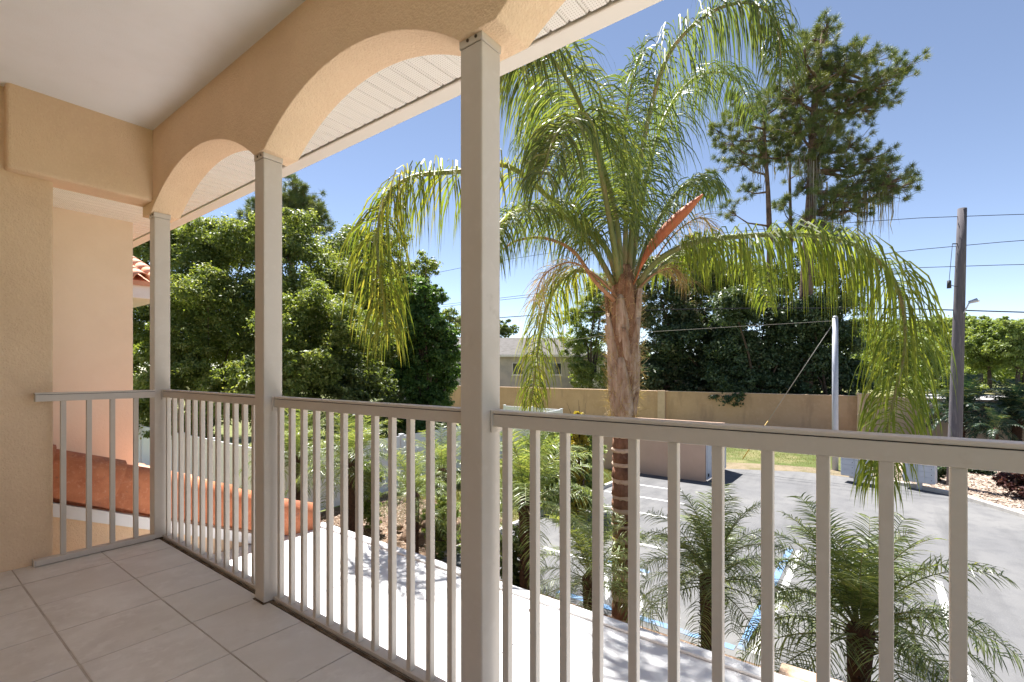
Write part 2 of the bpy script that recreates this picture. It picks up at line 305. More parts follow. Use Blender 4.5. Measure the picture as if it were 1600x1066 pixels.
# ================================================================== THE BALCONY
K = .41
floor = B('grout', -1.6, 1.33, -2.2, 4.17, -.30, -.0028).build('floor'); tag(floor, 'balcony floor slab with grout between pale tiles', 'floor', kind='structure')
tm = MB().mat('floor_tile').box(-.2015, .2015, -.2015, .2015, -.02, 0).mesh('floor_tile')
bm = bmesh.new(); bm.from_mesh(tm); bmesh.ops.bevel(bm, geom=[e for e in bm.edges if all(v.co.z > -.001 for v in e.verts)], offset=.004, segments=2, affect='EDGES', profile=.5); bm.to_mesh(tm); bm.free()
rnd = random.Random(3)
for i in range(-4, 4):
    for j in range(-5, 9):
        x0 = .1 + K * i; y0 = 2.195 + K * (j - 4) - K*0; cx, cy = x0 - K/2 + .005, y0 - K/2 + K
        if cx > 1.1 or cx < -1.5: continue
        if cy + K/2 > 4.17:
            continue
        link('floor_tile', tm, floor, (cx, cy, rnd.uniform(-.0006, .0006)))
# narrow cut tiles along rail and end wall
rim = MB().mat('floor_tile').box(.923+.004, 1.245, 0, .403, -.02, 0).mesh('cut_tile')
for j in range(-5, 9):
    y0 = 2.2 + K * (j - 4) + .0035
    if y0 + .403 < 4.17: link('cut_tile', rim, floor, (0, y0, 0))
ce = MB().mat('floor_tile').box(0, .403, 3.8435, 4.165, -.02, 0).mesh('end_tile')
for i in range(-3, 2): link('end_tile', ce, floor, (.1035 + K * i + .005, 0, 0))
link('end_tile', MB().mat('floor_tile').box(.927, 1.245, 3.8435, 4.10, -.02, 0).mesh('end_tile'), floor)
B('grime', 1.247, 1.262, -2.2, 4.16, -.02, .0035).build('stain_strip', floor, label='dark grime along the foot of the railing')

house = empty('balcony_house', (-1, 3, -2.8), 'tan stucco house with arched balcony arcade and white soffit', 'house')
house_inv = Matrix.Translation((1, -3, 2.8))
def hp(o):  # parent keeping world coordinates
    o.parent = house; o.matrix_parent_inverse = house_inv; return o
B('ceiling', -1.6, 1.28, -.8, 4.3, 2.90, 3.02).build('ceiling'); hp(bpy.data.objects['ceiling'])
# arcade beam with segmental arches
def arch_z(Y):
    for c, hs, ap in ((3.36, .765, 2.578), (1.812, .672, 2.552), (.30, .672, 2.552), (-1.22, .70, 2.552)):
        if abs(Y - c) < hs:
            rise = ap - 2.327; Rr = (hs*hs + rise*rise) / (2*rise); return ap - Rr + math.sqrt(max(Rr*Rr - (Y-c)**2, 0))
    return 2.327
ys = sorted(set([round(-2.2 + .04*i, 4) for i in range(163)] + [4.3, 4.125, 2.595, 2.484, 1.14, .972, -.372, -.52]))
b = MB().mat('stucco'); x0, x1 = 1.203, 1.385
vs = []
for Y in ys: z = arch_z(Y); vs += [(x0, Y, z), (x0, Y, 2.98), (x1, Y, 2.98), (x1, Y, z)]
n = len(ys); fs = [(4*i+k, 4*i+4+k, 4*i+4+(k+1) % 4, 4*i+(k+1) % 4) for i in range(n-1) for k in range(4)] + [(0, 3, 2, 1), (4*n-4, 4*n-3, 4*n-2, 4*n-1)]
hp(b.add(vs, fs).build('arcade_beam', bevel=.012, seg=3))
# end beam, walls
hp(B('stucco', -1.45, -1.2, -.3, 4.169, -.3, 2.899).build('unseen_rear_wall'))  # unseen house wall, added to darken the inward faces, cut short for light
hp(B('stucco', .482, 1.26, 4.083, 4.31, 2.40, 2.95).build('end_beam', bevel=.02, seg=3))
hp(B('stucco', -1.6, .70, 4.17, 4.42, -2.8, 2.96).build('side_wall', bevel=.012, seg=2))
hp(B('stucco_pink', .30, 1.655, 6.20, 6.5, -2.8, 2.785).build('far_wall', bevel=.012))
# gable wall under the rake of the lower tile roof
hp(MB().mat('stucco').prism([(.45, -2.8), (2.6, -2.8), (2.6, -.50), (.45, .39)], 'y', 4.80, 4.98).build('gable_wall'))
hp(B('stucco', -1.6, 1.34, -2.2, 4.16, -.62, -.31).build('deck_edge'))
hp(B('stucco', 1.0, 2.6, -5.4, 4.75, -2.8, -.62).build('lower_wall'))
# flat white roof below
rf = hp(B('membrane', 1.342, 2.93, -5.5, 4.79, -.60, -.45).build('flat_roof', bevel=.02))  # unseen run past the frame lengthened to bounce sunlight into the balcony
def sub(o, p): o.parent = p; o.matrix_parent_inverse = p.matrix_world.inverted(); return o
B('membrane', 2.86, 2.955, -5.5, 4.79, -.449, -.432).build('roof_edge_trim', rf, bevel=.006); 
for Y in (3.3, 1.75, .1): B('membrane', 1.36, 2.858, Y, Y+.09, -.452, -.4455).build('seam', rf, bevel=.003)
rl = random.Random(8)
for i in range(10):
    x, y = rl.uniform(1.45, 2.8), rl.uniform(-.4, 4.3); a = rl.uniform(0, 6.3); L = rl.uniform(.012, .035)
    l_ = MB().mat('bark'); dx, dy = math.cos(a)*L, math.sin(a)*L; wx, wy = -dy*.35, dx*.35
    l_.add([(x-dx, y-dy, -.4435), (x+wx, y+wy, -.440), (x+dx, y+dy, -.436), (x-wx, y-wy, -.4435)], [(0, 1, 2, 3)]); o = l_.build('fallen_leaf', fix=False)
    tag(o, 'small dry leaf lying on the white flat roof', 'leaf', 'dry leaves on the white roof')
hp(B('coping', 2.965, 3.40, -2.6, .47, -.82, -.60).build('ledge', bevel=.01))
# lower tile roof, falling towards +X; rake at Y = 4.75
SL = math.atan(.425)
tr = hp(MB().mat('terracotta').prism([(.2, .56), (2.90, -.5875), (2.90, -.66), (.2, .48)], 'y', 4.82, 10.5).build('tile_roof'))
def barrel(r, L, n=9, th=.014, arc=math.pi):
    b = MB().mat('rooftile_pale'); vs = []
    for k, (x, s) in enumerate(((0, 1.0), (L, 1.12))):
        for rr in (r*s, r*s - th):
            for j in range(n):
                a = arc * j / (n-1) + (math.pi - arc)/2; vs.append((x, -math.cos(a)*rr, math.sin(a)*rr))
    fs = []
    for j in range(n-1):
        fs += [(j, j+1, 2*n+j+1, 2*n+j), (n+j, 3*n+j, 3*n+j+1, n+j+1), (j, n+j, n+j+1, j+1), (2*n+j, 2*n+j+1, 3*n+j+1, 3*n+j)]
    fs += [(0, 2*n, 3*n, n), (n-1, 2*n-1, 4*n-1, 3*n-1)]
    b.add(vs, fs, True); return b.mesh('roof_tile')
bt = barrel(.10, .40)
for j in range(14):
    for i in range(9):
        x = .12 + i * .316; z = .60 - (x - .2) * .425
        link('roof_tile', bt, tr, (x, 5.14 + j * .265, z + .05), (0, SL - .035, 0))
# rake tiles: big barrel caps lying along the verge with a flat apron side
rk = MB().mat('terracotta'); nseg = 10; prof = [(-.150, -.215), (-.158, -.10)] + [(-.035 - .125*math.cos(a), -.02 + .125*math.sin(a)) for a in [math.pi*.12*k for k in range(0, 9)]] + [(.10, -.04)]
vs = []
for k, (x, s) in enumerate(((0, 1.0), (.45, 1.13))):
    for y, z in prof: vs.append((x, y*s, z*s))
for k, (x, s) in enumerate(((.45, 1.0), (0, .93))):
    for y, z in prof: vs.append((x, y*s + .012*(1), z*s - .012))
n = len(prof); fs = []
for ring in range(3):
    for j in range(n-1): fs.append((ring*n+j, ring*n+j+1, (ring+1)*n+j+1, (ring+1)*n+j))
rk.add(vs, fs, True); rkm = rk.mesh('rake_tile')
for i in range(6):
    x = .36 + i * .412; z = .715 - (x - .2) * .425
    link('rake_tile', rkm, tr, (x, 4.86, z + .065), (0, SL - .03, 0))
# end disc of the lowest rake tile
ed = MB().mat('terracotta'); ex, ez = 2.87, .715 - (2.87 - .2)*.425 + .065
ed.add([(ex, 4.86 + y*1.04, ez + z*1.04) for y, z in prof], [tuple(range(n))]); ed.build('rake_end_cap', tr, fix=False)
hp(MB().mat('white_trim').prism([(.45, .395), (2.86, -.63), (2.86, -.73), (.45, .295)], 'y', 4.745, 4.797).build('rake_trim', bevel=.004))
bpy.context.view_layer.update()
# soffit, gutter, unseen sun-blocking roof
SZ = 2.75
sof = hp(MB().mat('dark_gap').box(1.386, 1.885, -2.2, 9.0, SZ+.02, SZ+.04).box(-.6, 1.385, 4.32, 6.4, SZ+.021, SZ+.041).build('soffit'))
spm = MB().mat('soffit')
ww = .0985
spm.add([(1.387, .006, SZ), (1.872, .006, SZ), (1.872, ww-.018, SZ), (1.387, ww-.018, SZ), (1.387, ww-.010, SZ+.012), (1.872, ww-.010, SZ+.012), (1.387, ww, SZ+.001), (1.872, ww, SZ+.001), (1.387, 0, SZ+.012), (1.872, 0, SZ+.012)],
        [(0, 1, 2, 3), (3, 2, 5, 4), (4, 5, 7, 6), (8, 9, 1, 0)])
spm = spm.mesh('soffit_panel')
for i in range(66): link('soffit_panel', spm, sof, (0, -2.15 + i * ww, 0))
sp2 = MB().mat('soffit')
sp2.add([(-.6, .006, SZ), (1.872, .006, SZ), (1.872, ww-.018, SZ), (-.6, ww-.018, SZ), (-.6, ww-.010, SZ+.012), (1.872, ww-.010, SZ+.012), (-.6, ww, SZ+.001), (1.872, ww, SZ+.001), (-.6, 0, SZ+.012), (1.872, 0, SZ+.012)],
        [(0, 1, 2, 3), (3, 2, 5, 4), (4, 5, 7, 6), (8, 9, 1, 0)])
sp2 = sp2.mesh('soffit_panel')
for i in range(66, 86): link('soffit_panel', sp2, sof, (0, -2.15 + i * ww, 0))
for i in range(86, 112): link('soffit_panel', spm, sof, (0, -2.15 + i * ww, 0))
hp(MB().mat('gutter').box(1.884, 1.985, -2.2, 9.2, SZ-.012, SZ+.16).build('gutter', bevel=.008))
hp(MB().mat('rooftile_pale').prism([(2.22, 2.95), (2.22, 3.01), (-1.7, 4.5), (-1.7, 4.44)], 'y', -2.3, 9.3).build('unseen_main_roof'))  # unseen roof added to block the sun, eave lengthened to shade the floor
# ------------------------------------------------------------------ posts
def post(x, y, label, z0=-.0):
    o = empty('support_post', (x, y, 0), label, 'post', 'square posts carrying the arcade')
    B('alu', -.049, .049, -.049, .049, .004, 2.300).build('shaft', o, bevel=.005)
    B('alu', -.0515, .0515, -.0515, .0515, 2.301, 2.336).build('top_plate', o, bevel=.002)
    B('grime', -.056, .056, -.056, .056, -.02, .0036).build('base_stain', o)
    for k in (-.025, .012):
        MB().mat('bark').tube([(-.0505, k, 2.318), (-.0545, k, 2.318)], .0055, 8).build('screw', o)
    return o
PX = 1.269
post(PX, 4.159, 'corner post where the short end railing meets the long one')
post(PX, 2.568, 'second post from the house corner, between the two narrow arches')
post(PX, 1.093, 'nearest and widest looking post, in front of the palm')
# ------------------------------------------------------------------ railings
def rail_y(y0, y1, label, first, step=.1114):
    o = empty('railing', (1.29, (y0+y1)/2, 0), label, 'railing')
    yc = (y0+y1)/2
    def q(*a): return (a[0]-1.29, a[1]-1.29, a[2]-yc, a[3]-yc, a[4], a[5])
    t = B('alu', *q(1.270, 1.318, y0, y1, 1.012, 1.0535)).build('top_rail', o, bevel=.002)
    B('alu', *q(1.267, 1.321, y0, y1, 1.0560, 1.0665)).build('rail_cap', t, bevel=.003)
    B('dark_gap', *q(1.272, 1.316, y0, y1, 1.0534, 1.0562)).build('cap_joint', t)
    b_ = B('alu', *q(1.268, 1.318, y0, y1, .004, .022)).build('bottom_rail', o, bevel=.002)
    y = first; k = 0
    for ye, sg in ((y0, 1), (y1, -1)):
        br = B('alu', *q(1.262, 1.326, min(ye, ye + sg*.006), max(ye, ye + sg*.006), .992, 1.0685)).build('rail_bracket', o, bevel=.0015)
    bmz = MB().mat('alu').box(-.0127, .0127, -.0127, .0127, .0215, 1.0125).mesh('baluster')
    while y > y0 + .02:
        q_ = link('baluster', bmz, o, (-.002, y - yc, 0))
        md = q_.modifiers.new('bevel', 'BEVEL'); md.width = .0015; md.segments = 1
        y -= step
    return o
rail_y(2.618, 4.109, 'far section of railing between corner post and second post', 4.055, .1175)
rail_y(1.143, 2.518, 'middle section of railing between second post and nearest post', 2.478, .1117)
rail_y(-1.6, 1.043, 'near section of railing running out of the right edge', .990, .1118)
post(PX, -1.66, 'post beyond the right edge of the picture')
o = empty('railing', (.91, 4.125, 0), 'short end railing with four balusters between wall and corner post', 'railing')
t = B('alu', -.303, .310, -.026, .024, 1.012, 1.0535).build('top_rail', o, bevel=.002)
B('alu', -.306, .310, -.029, .027, 1.0560, 1.0665).build('rail_cap', t, bevel=.003)
B('dark_gap', -.303, .309, -.024, .022, 1.0534, 1.0562).build('cap_joint', t)
B('alu', -.303, .310, -.026, .024, .004, .040).build('bottom_rail', o, bevel=.003)
for X in (.738, .864, .986, 1.115):
    B('alu', X-.91-.0135, X-.91+.0135, -.0127, .0127, .0395, 1.0125).build('baluster', o, bevel=.0015)
B('alu', -.310, -.304, -.031, .029, .002, .042).build('end_bracket', o, bevel=.001)

# neighbouring wing of the building, its eave shows behind the corner post
nh = empty('neighbour_wing', (1.5, 11.5, GROUND), 'neighbouring wing with barrel tile eave and white fascia behind the corner post', 'house')
def at(o, p):
    o.parent = p; o.matrix_parent_inverse = Matrix.Translation(p.location).inverted(); return o
at(B('stucco', -3, 2.6, 10.9, 15, GROUND, 2.5).build('wall'), nh)
at(B('white_trim', -3.3, 3.22, 10.35, 15.4, 2.48, 2.78).build('fascia', bevel=.01), nh)
nr = at(MB().mat('rooftile_pale').prism([(10.30, 2.785), (15.4, 4.6), (15.4, 4.5), (10.30, 2.70)], 'x', -3.3, 3.1).build('roof'), nh)
bt2 = barrel(.115, .42)
for i in range(10):
    for j in range(5):
        link('roof_tile', bt2, nr, (3.14 - i*.28, 10.65 + j*.36, 2.94 + j*.128), (0, R(19.6), R(-90)))

# ================================================================== FENCES, WALLS
def fence(x0, y0, x1, y1, label, hgt=1.8, bw=.29):
    a = Vector((x0, y0, GROUND)); c = Vector((x1, y1, GROUND)); L = (c-a).length; ang = math.atan2(y1-y0, x1-x0)
    o = empty('vinyl_fence', a, label, 'fence', 'white vinyl fences'); o.rotation_euler = (0, 0, ang)
    bm_ = MB().mat('vinyl').box(.003, bw-.003, -.012, .012, .06, hgt-.05).mesh('board'); pm = MB().mat('vinyl').box(-.06, .06, -.06, .06, 0, hgt+.04)
    pm.box(-.075, .075, -.075, .075, hgt+.0405, hgt+.065); pm = pm.mesh('fence_post')
    n = int(L / 2.4) + 1; s = L / n
    for i in range(n):
        link('fence_post', pm, o, (i*s, 0, 0))
        B('vinyl', i*s+.061, (i+1)*s-.061, -.025, .025, hgt-.12, hgt).build('rail', o, bevel=.005)
        B('vinyl', i*s+.061, (i+1)*s-.061, -.025, .025, .05, .18).build('rail', o, bevel=.005)
        k = int((s-.13)/bw)
        for j in range(k): link('board', bm_, o, (i*s + .065 + j*(s-.13)/k, 0, 0), scale=((s-.13)/k/bw, 1, 1))
    link('fence_post', pm, o, (L, 0, 0)); return o
fence(6.6, 12.45, 6.6, 26, 'white vinyl fence running away behind the tile roof, left of the bend')
fence(6.6, 12.45, 23.8, 14.4, 'long white vinyl fence behind the small palms right of the bend')
fence(23.8, 14.4, 24.3, 18.9, 'distant short white fence just above the near handrail, between two caps')

def wall_run(name, x0, x1, y0, y1, zt, mt, label, pil):
    o = empty(name, ((x0+x1)/2, (y0+y1)/2, GROUND), label, 'wall')
    at(B(mt, x0, x1, y0, y1, GROUND, zt-.06).build('wall_panel', bevel=.01), o)
    at(B('coping', x0-.03, x1+.03, y0, y1, zt-.0595, zt).build('coping', bevel=.015), o)
    for y, w in pil: at(B('coping', x0-.16, x0-.001, y-w/2, y+w/2, GROUND, zt+.03).build('pilaster', bevel=.015), o)
    return o
wall_run('perimeter_wall', 34.75, 35.0, .9, 34, -.24, 'wall_tan', 'long tan stucco perimeter wall behind the palm trunk', [(12.5, .55), (24, .55)])
wall_run('perimeter_wall', 34.3, 34.55, -30, .30, -.27, 'wall_pale', 'paler perimeter wall on the right behind the dark palms', [])
wp = empty('wall_pier', (34.4, .6, GROUND), 'stepped tan pier at the joint of the two perimeter walls', 'pier')
B('coping', -.35, .35, -.28, .28, 0, 2.62).build('shaft', wp, bevel=.02); B('coping', -.40, .40, -.33, .33, 2.621, 2.72).build('cap', wp, bevel=.02)
B('coping', -.95, -.36, -.1, .28, 0, 1.55).build('low_block', wp, bevel=.03)

en = empty('enclosure', (18.1, 4.87, GROUND), 'pinkish stucco bin enclosure standing on the asphalt', 'enclosure')
for (x0, x1, y0, y1, nm) in ((0, .18, .06, 4.2, 'front_wall'), (2.6, 2.78, .06, 4.2, 'back_wall'), (.182, 2.598, 4.02, 4.2, 'side_wall')):
    B('encl', x0, x1, y0, y1, 0, 1.84).build(nm, en, bevel=.01)
B('encl', -.02, .20, .04, 4.22, 1.841, 1.90).build('coping', en, bevel=.01); B('encl', 2.58, 2.80, .04, 4.22, 1.841, 1.90).build('coping', en, bevel=.01)
for k in range(2):
    dd = B('steel_grey', .04+k*1.35, 1.375+k*1.35, -.01, .05, .08, 1.80).build('gate', en, bevel=.008)
    for q in range(6): B('steel_grey', .07+k*1.35+q*.215, .26+k*1.35+q*.215, -.028, -.0105, .12, 1.76).build('gate_rib', dd, bevel=.006)
    B('black', .06+k*1.1, .14+k*1.1, -.05, -.0285, 1.45, 1.6).build('latch', dd); B('black', .05, .13, -.05, -.0285, .2+.001*k, .3).build('hinge', dd)

# house behind the wall
bh = empty('bungalow', (46, 30, GROUND), 'grey bungalow with shingle roof behind the tan wall', 'house')
# face towards the camera: local frame along the view's right direction
rt = Vector((CC, -SS, 0)); fw = Vector((SS, CC, 0))
bx0 = W(700, 580, 52); bx0.z = 0
bh.location = (bx0.x, bx0.y, GROUND); bh.rotation_euler = (0, 0, math.atan2(rt.y, rt.x))
HW = 17.2
B('house_wall', -8, HW-2.9, 0, 9, 0, 5.9).build('wall', bh); B('house_wall', HW-2.9+.002, HW, -.8, 8.5, 0, 5.4).build('bay_wall', bh)
MB().mat('shingle').prism([(-.7, 5.75), (4.5, 7.9), (9.7, 5.75), (9.7, 5.6), (-.7, 5.6)], 'x', -8.6, HW-2.4).build('roof', bh)
MB().mat('shingle').prism([(HW-3.2, 5.35), (HW-1.45, 6.4), (HW+.35, 5.35), (HW+.35, 5.25), (HW-3.2, 5.25)], 'y', -1.3, -.0).build('bay_roof', bh)
B('white_trim', -8.6, HW-2.4, -.73, -.70, 5.52, 5.74).build('fascia', bh)
def bwin(x, z, w, h, y=0.0):
    f = B('white_trim', x, x+w, y-.06, y-.001, z, z+h).build('window', bh); B('glass', x+.07, x+w-.07, y-.085, y-.0605, z+.07, z+h-.07).build('pane', f); B('white_trim', x-.08, x+w+.08, y-.14, y-.0605, z-.10, z-.001).build('sill', f)
for x in (-5, -2.2, .5, 6.9, 11.0): bwin(x, 3.6, 1.2, 1.3)
bwin(15.0, 3.5, .9, 1.2, -.8); bwin(16.1, 3.5, .6, 1.2, -.8)
B('white_trim', 15.0, 16.0, -.87, -.801, 2.2, 3.2).build('panel', bh); B('white_trim', 14.35, 14.42, -.08, -.001, 0, 5.6).build('downspout', bh)
for x, z in ((1.2, 6.75), (9.6, 6.6)): MB().mat('steel_grey').tube([(x, 1.4, 6.3), (x, 1.4, z+.3)], .12, 10).build('roof_vent', bh)

# ================================================================== POLES, WIRES, MAILBOXES
up = empty('utility_pole', (22.52, -2.123, GROUND), 'tall dark wooden utility pole at the right', 'utility pole')
top = W(1503.5, 326, 16.75); tv = top - up.location
MB().mat('polewood').tube([Vector((0, 0, -.3)) , tv*.15, tv*.5, tv*.8, tv], [.20, .195, .17, .145, .125], 14).build('shaft', up)
cr = tv * .873; rv = Vector((CC, -SS, 0))
MB().mat('black').tube([cr, cr - rv*.30], .02, 6).build('arm', up)
fz = (W(1483, 445, 16.4) - up.location)
MB().mat('black').tube([fz + Vector((0, 0, .14)), fz - Vector((0, 0, .12))], [.055, .06], 8).build('fuse', up); MB().mat('wire').tube([cr - rv*.30, fz + Vector((0, 0, .13))], .008, 5).build('drop_wire', up)
MB().mat('black').tube([fz, fz + rv*.3 + Vector((0, 0, -.08))], .012, 5).build('fuse_bracket', up)
la = W(1505, 490, 16.6) - up.location; lb = W(1514, 474, 16.4) - up.location; lc_ = W(1527, 470, 16.3) - up.location
MB().mat('polemetal').tube([la, (la+lb)/2 + Vector((0, 0, -.02)), lb, lc_], .022, 8).build('lamp_arm', up)
ld = MB().mat('polemetal').tube([lb + Vector((0, 0, .03)), lc_ + Vector((0, 0, .02))], [.05, .075], 10).build('lamp_head', up); MB().mat('white_trim').tube([lc_ + Vector((0, 0, -.05)) , lc_ + Vector((0, 0, .01))], [.05, .065], 10).build('lamp_lens', ld)
def wire(px1, py1, px2, py2, r, mt, label, sag=.5, dl=16.75, ylen=(-26, 40)):
    # runs parallel to the wall (along Y) through the pole's plane
    p = W(px1, py1, dl); q = ray(px2, py2); q = Vector((0, 0, EYE)) + q * (p.x / q.x)
    sl = (q.z - p.z) / (q.y - p.y) if abs(q.y - p.y) > .1 else 0
    pts = []
    for i in range(33):
        t = i / 32; y = ylen[0] + (ylen[1] - ylen[0]) * t
        dy = y - p.y; span = (ylen[1]-p.y) if dy > 0 else (p.y - ylen[0]); u = abs(dy)/span
        pts.append((p.x, y, p.z + (sl*dy*(1-u)) - sag*4*u*(1-u)*.5))
    return MB().mat(mt).tube(pts, r, 6).build('power_line', label=label, cat='wire', group='overhead lines')
wire(1500, 337, 1600, 333, .011, 'wire', 'topmost overhead wire at the pole head')
wire(1498, 383, 1600, 373, .011, 'wire', 'second overhead wire below the pole head')
wire(1496, 415, 1600, 411, .011, 'wire', 'third overhead wire, above the lamp arm')
wire(1495, 484, 1600, 487, .022, 'wire', 'thick lowest overhead cable at lamp arm level', .3)
lp = empty('light_pole', (23.42, 1.333, GROUND), 'plain pale grey metal pole in front of the tan wall', 'pole')
MB().mat('polemetal').tube([(0, 0, -.2), (0, 0, 3), (0, 0, 6.15)], [.115, .11, .10], 14).build('shaft', lp); MB().mat('polemetal').tube([(0, 0, 6.151), (0, 0, 6.22)], [.105, .06], 14).build('cap', lp)
g0 = lp.location + Vector((0, 0, 6.05)); g1 = Vector((23.78, 4.854, GROUND)); gm = g1.lerp(g0, .30)
gw = MB().mat('cable_light').tube([g0, gm], .014, 6).build('guy_wire', label='slanting guy wire from the grey pole to the lawn', cat='wire')
MB().mat('guard_yellow').tube([gm, g1], .024, 6).build('guard_sleeve', gw)
MB().mat('cable_light').tube([g0 + Vector((0, .1, -.02)), Vector((29, 14, 3.6)), Vector((40, 34, 3.0))], .010, 5).build('service_cable', label='thin pale cable running from the grey pole towards the bungalow', cat='wire')
def mailbox(px, py, rot, label):
    p = onz(px, py, GROUND); o = empty('mailbox_cluster', p, label, 'mailbox', 'grey mailbox units at the kerb'); o.rotation_euler = (0, 0, rot)
    B('mail', -.07, .07, -.07, .07, -.05, .26).build('pedestal', o, bevel=.008)
    cb = B('mail', -.42, .42, -.23, .23, .261, 1.25).build('cabinet', o, bevel=.012)
    for i in range(2):
        for j in range(5):
            d_ = B('mail', -.395 + i*.40, -.005 + i*.40, -.248, -.2305, .30 + j*.185, .47 + j*.185).build('mail_door', cb, bevel=.004)
            MB().mat('black').tube([(-.06 + i*.40, -.2485, .385 + j*.185), (-.06 + i*.40, -.256, .385 + j*.185)], .012, 8).build('lock', d_)
    B('mail', -.44, .44, -.25, .25, 1.2505, 1.29).build('cap', o, bevel=.01); return o
mrot = -R(90) - R(12)
mailbox(1437, 765, mrot, 'grey mailbox unit on a pedestal beside the utility pole')
mailbox(1338, 755, mrot, 'grey mailbox unit partly hidden behind the hanging palm frond')

# ================================================================== VEGETATION
def leaves(C, out, L, Wd, rng, up=.6):
    """leaf quads at centres C (N,3), out = outward directions."""
    N = len(C)
    nrm = unit(out * .6 + rng.normal(0, .6, (N, 3)) + np.array([0, 0, up]))
    a = unit(np.cross(nrm, rng.normal(0, 1, (N, 3)))); b_ = np.cross(nrm, a)
    l = (L * rng.uniform(.6, 1.25, N))[:, None]; w = (Wd * rng.uniform(.7, 1.2, N))[:, None]
    drop = np.array([0, 0, -1.0]) * l * .15
    return np.stack([C - a*l*.5, C + b_*w*.5 - a*l*.05, C + a*l*.5 + drop, C - b_*w*.5 - a*l*.05], 1)
def crown_points(blobs, dens, rng, clump=.30, fill=.25, cl=55):
    """blobs: (centre Vector, radius); returns leaf centres, outward dirs, tone."""
    Cs, Os, Ts = [], [], []
    sub_ = []
    for c, r in blobs:
        sub_.append((c, r * .72))
        for q in range(7):
            v = unit(rng.normal(0, 1, 3)); v[2] = abs(v[2]) if rng.uniform() < .65 else v[2]
            sub_.append((Vector(c) + Vector(v) * r * rng.uniform(.55, .95), r * rng.uniform(.28, .52)))
    for c, r in sub_:
        n = max(60, int(dens * r * r)); k = max(6, n // cl)
        d = unit(rng.normal(0, 1, (k, 3))); d[:, 2] = np.where(d[:, 2] < -.35, -d[:, 2], d[:, 2])
        cc = np.array(c) + d * r * rng.uniform(.62, 1.08, k)[:, None]
        rc = r * clump * rng.uniform(.6, 1.3, k); idx = rng.integers(0, k, n)
        off = rng.normal(0, .55, (n, 3)) * rc[idx][:, None] * np.array([1.1, 1.1, .7])
        P = cc[idx] + off; O = unit(off + d[idx] * .6 * rc[idx][:, None])
        T = rng.uniform(0, 1, k)[idx] * .45 + rng.uniform(0, 1, n) * .55
        m = int(n * fill); Pf = np.array(c) + unit(rng.normal(0, 1, (m, 3))) * r * (rng.uniform(0, 1, m) ** .5 * .8)[:, None]
        Cs += [P, Pf]; Os += [O, unit(Pf - np.array(c))]; Ts += [T, rng.uniform(0, .7, m)]
    return np.concatenate(Cs), np.concatenate(Os), np.concatenate(Ts)
def limbs(b, base, blobs, r0, rng, lean=0):
    """trunk up to the mean crown, and a limb to each blob."""
    top = sum((c for c, r in blobs), Vector()) / len(blobs); zmin = min(c.z - r for c, r in blobs)
    fork = Vector((base.x*.6 + top.x*.4, base.y*.6 + top.y*.4, base.z + (top.z - base.z) * .45))
    b.tube([base - Vector((0, 0, .3)), base.lerp(fork, .5) + Vector((rng.normal(0, .1), rng.normal(0, .1), 0)), fork], [r0*1.25, r0, r0*.8], 9)
    for c, r in blobs:
        mid = fork.lerp(c, .5) + Vector((rng.normal(0, .15), rng.normal(0, .15), .15*r))
        b.tube([fork, mid, c, c + (c - mid)*.5], [r0*.5, r0*.33, r0*.2, r0*.06], 6, cap=False)
def tree(name, label, cat, blobs_px, d, mt, dens=230, leaf=None, group=None, trunk=.22, seed=1, clump=.30, base_px=None, fill=.25, spread=.35, aspect=.5, bark='bark'):
    rng = np.random.default_rng(seed)
    blobs = [(W(x, y, d + rng.normal(0, spread) * r * d / FPX * 1.2), r * d / FPX) for x, y, r in blobs_px]
    bx = base_px if base_px else sum(x for x, y, r in blobs_px) / len(blobs_px)
    base = W(bx, 580, d); base.z = GROUND
    o = empty(name, base, label, cat, group)
    b = MB().mat(bark); limbs(b, base, blobs, trunk, rng); at(b.build('trunk', fix=False), o)
    lf = leaf or .0072 * d
    dens_ = 4.6 * dens * (.17 / lf) ** 2
    P, O, T = crown_points(blobs, dens_, rng, clump, fill)
    P[:, 2] = np.maximum(P[:, 2], GROUND + .05)
    V = leaves(P, O, lf, lf * aspect, rng)
    at(link('crown', quads_mesh('crown', V, mt, T)), o); return o
LT = 'trees behind the white fence'
tree('oak_tree', 'broad green oak left, behind the corner post and tile eave', 'tree', [(225,400,70),(300,410,72),(345,398,62),(385,398,58),(255,500,80),(345,490,80),(300,560,75),(390,560,75),(215,590,70)], 23, 'oak', seed=11, group=LT, dens=260)
tree('oak_tree', 'bright oak just right of the second post', 'tree', [(448,395,58),(485,410,60),(520,465,60),(440,480,68),(500,530,72),(440,580,72),(560,560,55)], 21.5, 'oak', seed=12, group=LT, dens=270)
tree('oak_tree', 'darker oak behind the yellow hanging palm frond', 'tree', [(552,392,56),(590,415,48),(570,470,60),(605,500,55),(530,440,50)], 26, 'oak_dark', seed=13, group=LT, dens=260)
tree('oak_tree', 'pale rounded tree left of the vine covered column', 'tree', [(632,440,44),(612,475,48),(655,480,42),(610,540,50)], 27, 'oak', seed=14, group=LT, dens=260)
tree('vine_tree', 'deep green column of vines beside the nearest post', 'tree', [(664,468,38),(664,515,44),(640,540,40),(680,545,36),(668,580,46),(668,630,46),(668,690,46),(640,660,36),(640,600,38),(698,600,28),(690,530,28),(648,500,30),(695,650,30),(660,730,40)], 20.5, 'vine_deep', seed=15, group=LT, dens=560, clump=.22, leaf=.15)
